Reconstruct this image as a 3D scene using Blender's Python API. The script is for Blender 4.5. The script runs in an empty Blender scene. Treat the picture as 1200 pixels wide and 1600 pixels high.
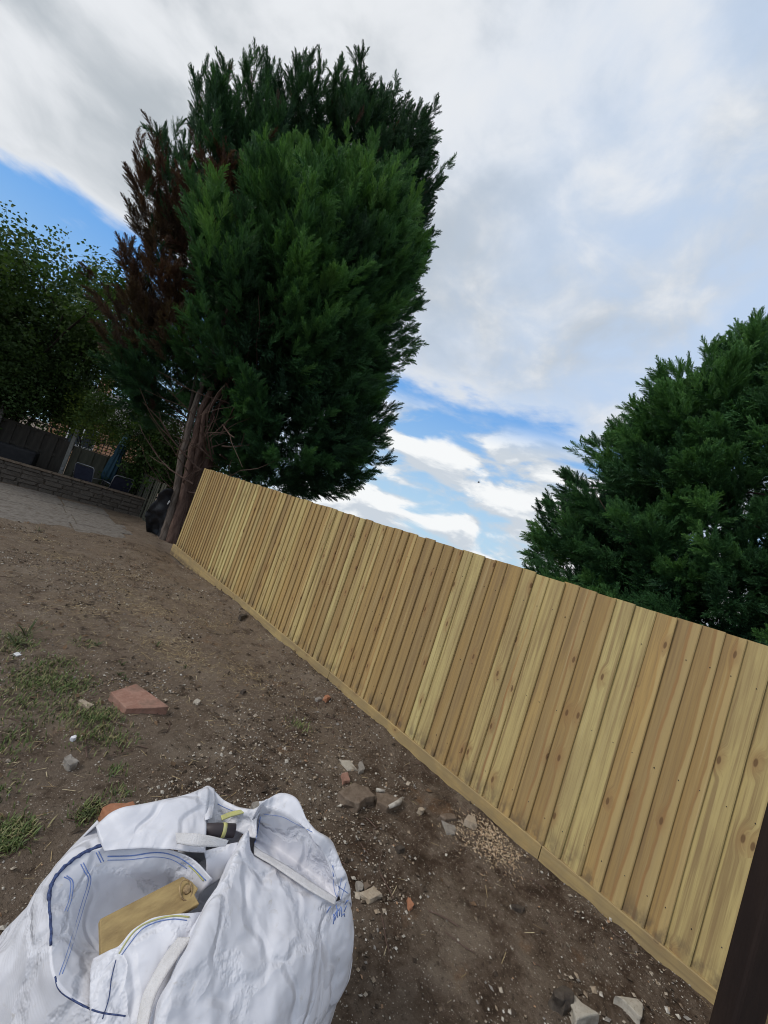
import bpy, bmesh, math, random
import numpy as np
from mathutils import Vector, Matrix
from mathutils.bvhtree import BVHTree

random.seed(7)
rng = np.random.default_rng(7)
R_ = math.radians
scene = bpy.context.scene
COL = scene.collection

# ------------------------------------------------------------------ camera
EYE = 1.70
_f = 600.0
_up = np.array([3240., -9500., 600.]); _up /= np.linalg.norm(_up)
_d = np.array([13. - 600, 634. - 800, _f]); _d -= _up * _d.dot(_up); _d /= np.linalg.norm(_d)
_x = np.cross(_d, _up)
RM = np.array([_x, _d, _up])            # camera axes (right, down, forward) -> world
cam_data = bpy.data.cameras.new('camera')
cam = bpy.data.objects.new('camera', cam_data); COL.objects.link(cam)
cam_data.sensor_fit = 'HORIZONTAL'; cam_data.sensor_width = 36; cam_data.lens = 18.0
cam_data.clip_start = 0.02; cam_data.clip_end = 3000
_r, _u, _b = RM @ [1, 0, 0], RM @ [0, -1, 0], RM @ [0, 0, -1]
cam.matrix_world = Matrix(((_r[0], _u[0], _b[0], 0), (_r[1], _u[1], _b[1], 0), (_r[2], _u[2], _b[2], EYE), (0, 0, 0, 1)))
scene.camera = cam


def ray(px, py):
    return RM @ np.array([px - 600., py - 800., _f])


def at(px, py, z=0.0):
    r = ray(px, py); return np.array([0, 0, EYE]) + (z - EYE) / r[2] * r


def atx(px, py, x):
    r = ray(px, py); return np.array([0, 0, EYE]) + x / r[0] * r


def aty(px, py, y):
    r = ray(px, py); return np.array([0, 0, EYE]) + y / r[1] * r


# ------------------------------------------------------------------ world, sun, exposure
SUN_DIR = Vector((-0.72, 0.30, 0.63)).normalized()     # towards the sun
SKY_STRENGTH = 0.10
scene.view_settings.view_transform = 'Standard'
scene.view_settings.look = 'None'
scene.view_settings.gamma = 1.0
scene.view_settings.exposure = 0.0
scene.view_settings.use_curve_mapping = False
scene.cycles.filter_width = 1.05
scene.cycles.max_bounces = 6
scene.cycles.transparent_max_bounces = 8


class NT:
    """small node-tree writer"""
    def __init__(self, tree):
        self.t = tree; self.n = tree.nodes; self.l = tree.links

    def add(self, kind, **kw):
        nd = self.n.new(kind)
        for k, v in kw.items():
            setattr(nd, k, v)
        return nd

    def set(self, sock, v):
        if isinstance(v, bpy.types.NodeSocket):
            self.l.new(v, sock)
        elif v is not None:
            sock.default_value = v

    def math(self, op, a, b=None, c=None, clamp=False):
        nd = self.add('ShaderNodeMath', operation=op); nd.use_clamp = clamp
        for i, v in enumerate((a, b, c)):
            if v is not None:
                self.set(nd.inputs[i], v)
        return nd.outputs[0]

    def vmath(self, op, a, b=None):
        nd = self.add('ShaderNodeVectorMath', operation=op)
        self.set(nd.inputs[0], a)
        if b is not None:
            self.set(nd.inputs[1], b)
        return nd.outputs['Value'] if op in ('LENGTH', 'DOT_PRODUCT') else nd.outputs[0]

    def noise(self, vec, scale, detail=4, rough=0.55, dist=0.0):
        nd = self.add('ShaderNodeTexNoise')
        self.set(nd.inputs['Vector'], vec)
        nd.inputs['Scale'].default_value = scale; nd.inputs['Detail'].default_value = detail
        nd.inputs['Roughness'].default_value = rough; nd.inputs['Distortion'].default_value = dist
        return nd.outputs['Fac']

    def voronoi(self, vec, scale, feature='F1', out='Distance', rnd=1.0):
        nd = self.add('ShaderNodeTexVoronoi', feature=feature)
        self.set(nd.inputs['Vector'], vec); nd.inputs['Scale'].default_value = scale
        nd.inputs['Randomness'].default_value = rnd
        return nd.outputs[out]

    def ramp(self, v, lo, hi, a=0.0, b=1.0, smooth=True):
        nd = self.add('ShaderNodeMapRange'); nd.interpolation_type = 'SMOOTHSTEP' if smooth else 'LINEAR'
        self.set(nd.inputs['Value'], v)
        for k, x in (('From Min', lo), ('From Max', hi), ('To Min', a), ('To Max', b)):
            self.set(nd.inputs[k], x)
        return nd.outputs[0]

    def mix(self, fac, a, b, blend='MIX'):
        nd = self.add('ShaderNodeMix', data_type='RGBA', blend_type=blend)
        self.set(nd.inputs[0], fac)
        for i, v in ((6, a), (7, b)):
            if isinstance(v, (tuple, list)) and len(v) == 3:
                v = (*v, 1)
            self.set(nd.inputs[i], v)
        return nd.outputs[2]

    def comb(self, x, y, z):
        nd = self.add('ShaderNodeCombineXYZ')
        for i, v in enumerate((x, y, z)):
            self.set(nd.inputs[i], v)
        return nd.outputs[0]

    def sep(self, v):
        nd = self.add('ShaderNodeSeparateXYZ'); self.set(nd.inputs[0], v)
        return nd.outputs

    def bump(self, h, strength=0.3, dist=0.01, normal=None):
        nd = self.add('ShaderNodeBump'); nd.inputs['Strength'].default_value = strength
        nd.inputs['Distance'].default_value = dist; self.set(nd.inputs['Height'], h)
        if normal is not None:
            self.set(nd.inputs['Normal'], normal)
        return nd.outputs[0]


world = bpy.data.worlds.new('World'); scene.world = world; world.use_nodes = True
w = NT(world.node_tree); w.n.clear()
sky = w.add('ShaderNodeTexSky', sky_type='NISHITA'); sky.sun_disc = False
sky.sun_elevation = math.asin(SUN_DIR.z)
sky.sun_rotation = math.atan2(SUN_DIR.x, SUN_DIR.y)
sky.altitude = 50; sky.air_density = 1.0; sky.dust_density = 0.4; sky.ozone_density = 2.0
tc = w.add('ShaderNodeTexCoord'); D = tc.outputs['Generated']
dx, dy, dz = w.sep(D)
zc = w.math('MAXIMUM', dz, 0.03)
pl = w.comb(w.math('DIVIDE', dx, zc), w.math('DIVIDE', dy, zc), 0.0)          # a flat cloud layer seen from below
rr = w.vmath('LENGTH', pl)
n_edge = w.noise(w.vmath('ADD', pl, (3.1, 7.7, 0.0)), 1.6, 7, 0.55)
n_big = w.noise(w.vmath('ADD', w.vmath('MULTIPLY', D, (1, 1, 1.6)), (1.3, 0.4, 2.0)), 2.3, 6, 0.52, 0.3)
n_fine = w.noise(w.vmath('ADD', w.vmath('MULTIPLY', D, (1, 1, 1.6)), (8.3, 2.4, 5.0)), 5.5, 8, 0.55, 0.3)
edge = w.math('SUBTRACT', w.math('ADD', 2.60, w.math('MULTIPLY', w.math('SUBTRACT', n_edge, 0.5), 1.5)), rr)
gap = w.vmath('DOT_PRODUCT', D, (0.788, 0.062, 0.612))        # one small break in the sheet, to the east
edge = w.math('SUBTRACT', edge, w.math('MULTIPLY', w.ramp(w.math('ADD', gap, w.math('MULTIPLY', w.math('SUBTRACT', n_edge, 0.5), 0.03)), 0.986, 1.000), 1.05))
sheet = w.ramp(edge, -0.10, 0.28)
# distant banks of cumulus, low over the horizon
el = w.math('ARCSINE', dz)
bv = w.vmath('MULTIPLY', D, (2.6, 2.6, 7.5))
n_bank = w.noise(w.vmath('ADD', bv, (4.2, 1.7, 0.35)), 1.9, 9, 0.52, 0.35)
bank = w.math('MULTIPLY', w.ramp(n_bank, 0.38, 0.52), w.ramp(el, 0.38, 0.29))
bank = w.math('MULTIPLY', bank, w.ramp(w.math('SUBTRACT', dx, dy), -0.75, -0.15))
thin = w.ramp(w.math('SUBTRACT', dx, w.math('MULTIPLY', dy, 0.55)), -0.15, 0.75)     # the sheet thins out to the east
c_white = (8.1, 8.35, 8.7, 1); c_grey = (4.85, 5.3, 5.75, 1)
shade = w.ramp(w.math('ADD', w.math('MULTIPLY', n_big, 0.65), w.math('MULTIPLY', n_fine, 0.35)), 0.40, 0.59)
shade = w.math('MAXIMUM', shade, w.math('MULTIPLY', w.ramp(edge, 0.9, 0.1), 0.9))
c_sheet = w.mix(shade, c_grey, c_white)
c_sheet = w.mix(w.math('MULTIPLY', thin, w.ramp(n_fine, 0.75, 0.35)), c_sheet, (5.2, 6.5, 8.5, 1))
n_up = w.noise(w.vmath('ADD', w.vmath('ADD', bv, (0, 0, 0.30)), (4.2, 1.7, 0.35)), 1.9, 9, 0.52, 0.35)
lit = w.ramp(w.math('SUBTRACT', n_bank, n_up), -0.06, 0.10)
c_bank = w.mix(lit, (6.0, 6.6, 7.3, 1), (9.3, 9.5, 9.6, 1))
blue = w.mix(w.ramp(el, 0.52, 0.04), (1.0, 3.6, 8.6, 1), (4.6, 6.8, 8.8, 1))
base = w.mix(0.10, blue, sky.outputs[0])
col = w.mix(bank, base, c_bank)
col = w.mix(sheet, col, c_sheet)
bg = w.add('ShaderNodeBackground'); w.set(bg.inputs['Color'], col); bg.inputs['Strength'].default_value = SKY_STRENGTH
wo = w.add('ShaderNodeOutputWorld'); w.l.new(bg.outputs[0], wo.inputs['Surface'])

sun_data = bpy.data.lights.new('sun', 'SUN'); sun = bpy.data.objects.new('sun', sun_data); COL.objects.link(sun)
sun_data.energy = 1.7; sun_data.angle = R_(17); sun_data.color = (1.0, 0.95, 0.87)
sun.rotation_euler = SUN_DIR.to_track_quat('Z', 'Y').to_euler()


# ------------------------------------------------------------------ helpers
def tag(o, label=None, cat=None, group=None, kind=None):
    if label: o['label'] = label
    if cat: o['category'] = cat
    if group: o['group'] = group
    if kind: o['kind'] = kind
    return o


def empty(name, loc=(0, 0, 0), rz=0.0):
    o = bpy.data.objects.new(name, None); COL.objects.link(o)
    o.location = [float(v) for v in loc]; o.rotation_euler = (0, 0, rz); o.empty_display_size = 0.1
    return o


def mesh_obj(name, verts, faces, mat=None, parent=None, smooth=False, loc=None):
    me = bpy.data.meshes.new(name)
    if isinstance(verts, np.ndarray): verts = verts.tolist()
    if isinstance(faces, np.ndarray): faces = faces.tolist()
    me.from_pydata(verts, [], faces); me.update()
    if mat: me.materials.append(mat)
    if smooth: me.shade_smooth()
    o = bpy.data.objects.new(name, me); COL.objects.link(o)
    if parent: o.parent = parent
    if loc is not None: o.location = [float(v) for v in loc]
    return o


def inst(name, me, parent, loc, rot=(0, 0, 0), scale=(1, 1, 1)):
    o = bpy.data.objects.new(name, me); COL.objects.link(o); o.parent = parent
    o.location = [float(v) for v in loc]; o.rotation_euler = rot; o.scale = scale
    return o


class MB:
    def __init__(self): self.v = []; self.f = []

    def box(self, c, s, rot=None):
        M = rot if rot is not None else np.eye(3); b = len(self.v)
        for dx_ in (-.5, .5):
            for dy_ in (-.5, .5):
                for dz_ in (-.5, .5):
                    self.v.append(tuple(np.array(c) + M @ (np.array([dx_, dy_, dz_]) * np.array(s))))
        for q in ((0, 1, 3, 2), (4, 6, 7, 5), (0, 4, 5, 1), (2, 3, 7, 6), (0, 2, 6, 4), (1, 5, 7, 3)):
            self.f.append(tuple(b + i for i in q))
        return self

    def tube(self, pts, rad, sides=6, caps=True, flat=1.0):
        pts = [np.array(p, float) for p in pts]; n = len(pts)
        if not hasattr(rad, '__len__'): rad = [rad] * n
        b = len(self.v); prev = None
        for i, p in enumerate(pts):
            t = pts[min(i + 1, n - 1)] - pts[max(i - 1, 0)]; t = t / (np.linalg.norm(t) + 1e-9)
            a = np.array([0, 0, 1.]) if prev is None else prev
            if abs(t.dot(a)) > 0.95 and prev is None: a = np.array([1., 0, 0])
            u = a - t * a.dot(t); u /= (np.linalg.norm(u) + 1e-9); prev = u
            v = np.cross(t, u)
            for k in range(sides):
                an = 2 * math.pi * k / sides
                self.v.append(tuple(p + rad[i] * (math.cos(an) * u * flat + math.sin(an) * v)))
        for i in range(n - 1):
            for k in range(sides):
                k2 = (k + 1) % sides
                self.f.append((b + i * sides + k, b + i * sides + k2, b + (i + 1) * sides + k2, b + (i + 1) * sides + k))
        if caps:
            self.f.append(tuple(b + k for k in range(sides))[::-1])
            self.f.append(tuple(b + (n - 1) * sides + k for k in range(sides)))
        return self

    def build(self, name, mat, parent=None, smooth=False, loc=None):
        return mesh_obj(name, self.v, self.f, mat, parent, smooth, loc)


def bevel(o, wdt=0.004, seg=1):
    m = o.modifiers.new('bevel', 'BEVEL'); m.width = wdt; m.segments = seg; m.limit_method = 'ANGLE'
    return o


def rotz(a):
    c, s = math.cos(a), math.sin(a); return np.array([[c, -s, 0], [s, c, 0], [0, 0, 1.]])


_perm = np.random.default_rng(3).random(65536)


def vnoise(P, seed=0):
    P = np.asarray(P, float); I = np.floor(P).astype(np.int64); F = P - I; F = F * F * (3 - 2 * F)
    def h(ix, iy, iz):
        return _perm[((ix * 73856093) ^ (iy * 19349663) ^ (iz * 83492791) ^ (seed * 2654435)) & 65535]
    r = 0
    for a in (0, 1):
        for b in (0, 1):
            for c in (0, 1):
                wt = (F[..., 0] if a else 1 - F[..., 0]) * (F[..., 1] if b else 1 - F[..., 1]) * (F[..., 2] if c else 1 - F[..., 2])
                r = r + wt * h(I[..., 0] + a, I[..., 1] + b, I[..., 2] + c)
    return r


def fbm(P, oct=4, seed=0, gain=0.5):
    r = 0; a = 1; s = 0
    for o in range(oct):
        r = r + a * (vnoise(np.asarray(P) * 2 ** o, seed + o) - 0.5); s += a; a *= gain
    return r / s


# ------------------------------------------------------------------ materials
def new_mat(name):
    m = bpy.data.materials.new(name); m.use_nodes = True; t = NT(m.node_tree)
    p = m.node_tree.nodes['Principled BSDF']
    return m, t, p


def simple_mat(name, c1, c2=None, scale=8, rough=0.8, bump=0.0, bscale=40, spec=0.3, metallic=0.0, stretch=(1, 1, 1)):
    m, t, p = new_mat(name)
    co = t.add('ShaderNodeTexCoord').outputs['Object']; co = t.vmath('MULTIPLY', co, stretch)
    if c2 is None: c2 = tuple(x * 0.75 for x in c1)
    t.set(p.inputs['Base Color'], t.mix(t.ramp(t.noise(co, scale, 6, 0.62), 0.32, 0.68), c1, c2))
    p.inputs['Roughness'].default_value = rough; p.inputs['Specular IOR Level'].default_value = spec
    p.inputs['Metallic'].default_value = metallic
    if bump:
        t.set(p.inputs['Normal'], t.bump(t.noise(co, bscale, 5, 0.65), bump, 0.01))
    return m


def attr(t, name, typ):
    nd = t.add('ShaderNodeAttribute'); nd.attribute_name = name; nd.attribute_type = typ
    return nd


def vcol_mat(name, rough=0.9, spec=0.2, nscale=60):
    m, t, p = new_mat(name)
    a = attr(t, 'col', 'GEOMETRY').outputs['Color']
    co = t.add('ShaderNodeTexCoord').outputs['Object']
    t.set(p.inputs['Base Color'], t.mix(t.ramp(t.noise(co, nscale, 4), 0.35, 0.65, 0.0, 0.4), a, (0.06, 0.045, 0.032, 1)))
    p.inputs['Roughness'].default_value = rough; p.inputs['Specular IOR Level'].default_value = spec
    return m


def ground_mat():
    m, t, p = new_mat('soil')
    g = t.add('ShaderNodeNewGeometry').outputs['Position']
    n1 = t.noise(g, 0.75, 6, 0.6); n2 = t.noise(g, 5.5, 7, 0.68, 0.4); n3 = t.noise(g, 38, 5, 0.75); n4 = t.noise(g, 150, 3, 0.7)
    gy = t.sep(g)[1]; gx = t.sep(g)[0]
    zone = t.math('ADD', n1, t.math('MULTIPLY', t.ramp(t.math('SUBTRACT', gy, gx), -1.6, 1.8, -0.10, 0.12), 1.0))
    c = t.mix(t.ramp(zone, 0.34, 0.66), (0.062, 0.040, 0.027), (0.152, 0.115, 0.086))
    c = t.mix(t.ramp(n2, 0.38, 0.66), c, (0.150, 0.116, 0.089))
    c = t.mix(t.ramp(n2, 0.46, 0.30, 0, 0.85), c, (0.036, 0.024, 0.016))
    # dry, straw-littered zone towards the patio and pale dusty scrapes
    y = t.sep(g)[1]; x = t.sep(g)[0]
    dry = t.math('MULTIPLY', t.ramp(y, 2.2, 5.0), t.ramp(n2, 0.40, 0.60))
    c = t.mix(t.math('MULTIPLY', dry, 0.65), c, (0.190, 0.143, 0.102))
    dust = t.math('MULTIPLY', t.ramp(t.noise(t.vmath('ADD', g, (9.1, 3.3, 0)), 1.9, 5, 0.6), 0.50, 0.66), 0.65)
    c = t.mix(dust, c, (0.215, 0.172, 0.132))
    rust = t.math('MULTIPLY', t.ramp(t.noise(t.vmath('ADD', g, (2.7, 5.2, 0)), 2.1, 5, 0.65), 0.60, 0.72), 0.55)
    c = t.mix(rust, c, (0.20, 0.105, 0.05))
    c = t.mix(t.ramp(n3, 0.52, 0.75, 0, 0.6), c, (0.24, 0.19, 0.15))
    c = t.mix(t.ramp(n3, 0.48, 0.27, 0, 0.8), c, (0.028, 0.019, 0.014))
    # grit: little pale stones pressed into the soil
    for sc, thr, rel, colr in ((75, 0.20, 0.40, (0.46, 0.42, 0.37)), (170, 0.24, 0.33, (0.42, 0.36, 0.30))):
        v = t.add('ShaderNodeTexVoronoi'); t.set(v.inputs['Vector'], t.vmath('ADD', g, t.vmath('MULTIPLY', t.comb(n3, n4, n3), (0.006, 0.006, 0)))); v.inputs['Scale'].default_value = sc
        pick = t.math('LESS_THAN', t.sep(v.outputs['Color'])[0], rel * 0.42)
        msk = t.math('MULTIPLY', pick, t.ramp(v.outputs['Distance'], thr + 0.1, thr))
        c = t.mix(t.math('MULTIPLY', msk, 0.85), c, colr)
    t.set(p.inputs['Base Color'], c)
    p.inputs['Roughness'].default_value = 0.95; p.inputs['Specular IOR Level'].default_value = 0.15
    h = t.math('ADD', t.math('MULTIPLY', n2, 0.5), t.math('ADD', t.math('MULTIPLY', n3, 0.35), t.math('MULTIPLY', n4, 0.15)))
    t.set(p.inputs['Normal'], t.bump(h, 1.0, 0.05))
    return m


def timber_mat(name, gravel=False):
    """pressure treated softwood: grain along local Z, knots, per-board tint from obj['tint'] (0 pale green .. 1 brown)"""
    m, t, p = new_mat(name)
    oc = t.add('ShaderNodeTexCoord').outputs['Object']
    ti = attr(t, 'tint', 'OBJECT').outputs['Fac']; sd = attr(t, 'seed', 'OBJECT').outputs['Fac']
    st = attr(t, 'streak', 'OBJECT').outputs['Fac']
    off = t.comb(t.math('MULTIPLY', sd, 13.7), t.math('MULTIPLY', sd, 31.1), t.math('MULTIPLY', sd, 57.3))
    co = t.vmath('ADD', oc, off)
    x, y, z = t.sep(oc)
    # knots: cells in the board face, rings pull the grain round them
    cx_, cy_, cz_ = t.sep(co)
    kv = t.comb(t.math('MULTIPLY', cx_, 8.0), t.math('MULTIPLY', cz_, 5.0), 0.0)
    kd = t.add('ShaderNodeTexVoronoi', voronoi_dimensions='2D'); t.set(kd.inputs['Vector'], kv); kd.inputs['Scale'].default_value = 1.0
    pick = t.math('LESS_THAN', t.sep(kd.outputs['Color'])[1], 0.30)
    knot = t.math('MULTIPLY', t.ramp(kd.outputs['Distance'], 0.085, 0.045), pick)
    halo = t.math('MULTIPLY', t.ramp(kd.outputs['Distance'], 0.34, 0.06), pick)
    warp = t.math('MULTIPLY', halo, 0.6)
    gv = t.vmath('MULTIPLY', co, (1.0, 1.0, 0.035))
    gv = t.vmath('ADD', gv, t.comb(t.math('MULTIPLY', warp, 0.05), 0.0, 0.0))
    g1 = t.noise(gv, 42, 4, 0.6, 0.3); g2 = t.noise(gv, 190, 3, 0.6); blot = t.noise(t.vmath('MULTIPLY', co, (1, 1, 0.3)), 5.5, 5, 0.6)
    pale = (0.56, 0.465, 0.208); tan = (0.455, 0.302, 0.118); brown = (0.225, 0.148, 0.070)
    c = t.mix(t.ramp(ti, 0.0, 0.5, 0, 1, False), pale, tan)
    c = t.mix(t.ramp(ti, 0.5, 1.0, 0, 1, False), c, brown)
    c = t.mix(t.ramp(blot, 0.38, 0.64, 0, 0.6), c, (0.33, 0.235, 0.115))
    c = t.mix(t.ramp(g1, 0.44, 0.68, 0, 0.75), c, (0.25, 0.165, 0.082))
    c = t.mix(t.ramp(g1, 0.45, 0.25, 0, 0.35), c, (0.56, 0.455, 0.26))
    c = t.mix(t.ramp(g2, 0.48, 0.75, 0, 0.38), c, (0.22, 0.14, 0.07))
    # resin / sapwood streak along one edge of some boards
    sx = t.math('ADD', x, t.math('MULTIPLY', t.math('SUBTRACT', t.noise(t.vmath('MULTIPLY', co, (0, 0, 1)), 1.6, 4), 0.5), 0.11))
    sm = t.math('MULTIPLY', t.math('MULTIPLY', t.ramp(sx, 0.008, 0.016), t.ramp(sx, 0.036, 0.020)), st)
    c = t.mix(t.math('MULTIPLY', sm, t.ramp(blot, .35, .65, .15, .6)), c, (0.33, 0.150, 0.055))
    sw = t.math('MULTIPLY', t.ramp(sx, 0.022, 0.030), st)
    c = t.mix(t.math('MULTIPLY', sw, 0.45), c, (0.56, 0.43, 0.20))
    c = t.mix(t.math('MULTIPLY', halo, 0.5), c, (0.30, 0.17, 0.075))
    c = t.mix(t.math('MULTIPLY', knot, 0.8), c, (0.13, 0.07, 0.035))
    c = t.mix(t.math('MULTIPLY', t.ramp(z, 0.10, 0.0), t.ramp(t.noise(co, 14, 5, 0.6), 0.42, 0.62, 0, 0.75)), c, (0.13, 0.095, 0.062)) if not gravel else c
    if gravel:
        c = t.mix(t.ramp(t.noise(co, 7, 5, 0.6), 0.32, 0.65, 0.25, 0.75), c, (0.25, 0.19, 0.105))
        c = t.mix(t.math('MULTIPLY', t.ramp(x, -0.02, -0.08), t.ramp(t.noise(co, 17, 5, 0.65), 0.36, 0.58, 0.2, 0.9)), c, (0.12, 0.088, 0.06))
    t.set(p.inputs['Base Color'], c)
    p.inputs['Roughness'].default_value = 0.72; p.inputs['Specular IOR Level'].default_value = 0.25
    t.set(p.inputs['Normal'], t.bump(t.math('SUBTRACT', g1, t.math('MULTIPLY', knot, 0.4)), 0.35, 0.004))
    return m


def bark_mat(name, a, b):
    m, t, p = new_mat(name)
    co = t.add('ShaderNodeTexCoord').outputs['Object']
    st = t.vmath('MULTIPLY', co, (1, 1, 0.16))
    n = t.noise(st, 24, 6, 0.7, 0.4)
    t.set(p.inputs['Base Color'], t.mix(t.ramp(n, 0.34, 0.64), a, b))
    p.inputs['Roughness'].default_value = 0.95; p.inputs['Specular IOR Level'].default_value = 0.1
    t.set(p.inputs['Normal'], t.bump(n, 0.8, 0.03))
    return m


def leaf_mat(name, cols, trans=0.3, rough=0.6, val=0.5):
    """cols: list of (tint position, colour). 'tint' travels on each instanced spray, plus a per-face variation"""
    m, t, p = new_mat(name)
    ti = attr(t, 'tint', 'INSTANCER').outputs['Fac']
    lv = attr(t, 'lv', 'GEOMETRY').outputs['Fac']
    c = None
    for i in range(len(cols) - 1):
        a, b = cols[i], cols[i + 1]
        c = t.mix(t.ramp(ti, a[0], b[0], 0, 1, False), a[1] if c is None else c, b[1])
    c = t.mix(t.ramp(lv, 0, 1, 0.0, val, False), c, t.mix(1.0, c, (1.9, 1.8, 1.3, 1), 'MULTIPLY'))
    t.set(p.inputs['Base Color'], c); p.inputs['Roughness'].default_value = rough
    p.inputs['Specular IOR Level'].default_value = 0.25
    tr = t.add('ShaderNodeBsdfTranslucent'); t.set(tr.inputs['Color'], t.mix(1.0, c, (1.2, 1.3, 0.6, 1), 'MULTIPLY'))
    mx = t.add('ShaderNodeMixShader'); mx.inputs[0].default_value = trans
    t.l.new(p.outputs[0], mx.inputs[1]); t.l.new(tr.outputs[0], mx.inputs[2])
    t.l.new(mx.outputs[0], t.n['Material Output'].inputs['Surface'])
    return m


def stone_mat(name, a, b, dirt=(0.10, 0.075, 0.055), rough=0.9):
    m, t, p = new_mat(name)
    co = t.add('ShaderNodeTexCoord').outputs['Object']
    n = t.noise(co, 16, 7, 0.68, 0.3); n2 = t.noise(co, 90, 4, 0.7)
    c = t.mix(t.ramp(n, 0.36, 0.62), a, b)
    c = t.mix(t.ramp(n2, 0.52, 0.72, 0, 0.5), c, dirt)
    c = t.mix(t.ramp(t.noise(co, 7, 4, 0.6), 0.52, 0.68, 0, 0.65), c, dirt)
    t.set(p.inputs['Base Color'], c); p.inputs['Roughness'].default_value = rough
    p.inputs['Specular IOR Level'].default_value = 0.2
    t.set(p.inputs['Normal'], t.bump(t.math('ADD', n, t.math('MULTIPLY', n2, 0.4)), 0.6, 0.012))
    return m


def bag_mat():
    m, t, p = new_mat('woven_polypropylene')
    co = t.add('ShaderNodeTexCoord').outputs['Object']
    n = t.noise(co, 5, 5, 0.6); n2 = t.noise(co, 28, 5, 0.65, 0.6); n3 = t.noise(t.vmath('MULTIPLY', co, (1, 1, 0.4)), 90, 3, 0.6)
    c = t.mix(t.ramp(n, 0.35, 0.7), (0.70, 0.70, 0.755), (0.60, 0.60, 0.65))
    c = t.mix(t.math('MULTIPLY', t.ramp(n2, 0.58, 0.74), t.ramp(n, 0.42, 0.64, 0.15, 0.6)), c, (0.46, 0.42, 0.37))
    c = t.mix(t.math('MULTIPLY', t.ramp(t.sep(co)[2], 0.28, 0.02), t.ramp(n2, 0.30, 0.62, 0.25, 0.85)), c, (0.33, 0.28, 0.225))
    t.set(p.inputs['Base Color'], c)
    p.inputs['Roughness'].default_value = 0.46; p.inputs['Specular IOR Level'].default_value = 0.45
    fold = t.noise(t.vmath('MULTIPLY', co, (1.0, 1.0, 0.5)), 9.0, 2, 0.45, 0.5)
    vd = t.add('ShaderNodeTexVoronoi', feature='DISTANCE_TO_EDGE'); vd.inputs['Scale'].default_value = 5.5
    t.set(vd.inputs['Vector'], t.vmath('ADD', co, t.vmath('MULTIPLY', t.comb(t.noise(co, 4, 2), t.noise(t.vmath('ADD', co, (5, 1, 2)), 4, 2), n), (0.25, 0.25, 0.25))))
    crease = t.ramp(vd.outputs['Distance'], 0.0, 0.12)
    h = t.math('ADD', t.math('MULTIPLY', fold, 0.9), t.math('MULTIPLY', crease, 0.25))
    b1 = t.bump(h, 0.55, 0.05)
    wv = t.add('ShaderNodeTexWave'); wv.inputs['Scale'].default_value = 190; t.set(wv.inputs['Vector'], co)
    t.set(p.inputs['Normal'], t.bump(wv.outputs['Fac'], 0.10, 0.002, b1))
    return m


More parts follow.
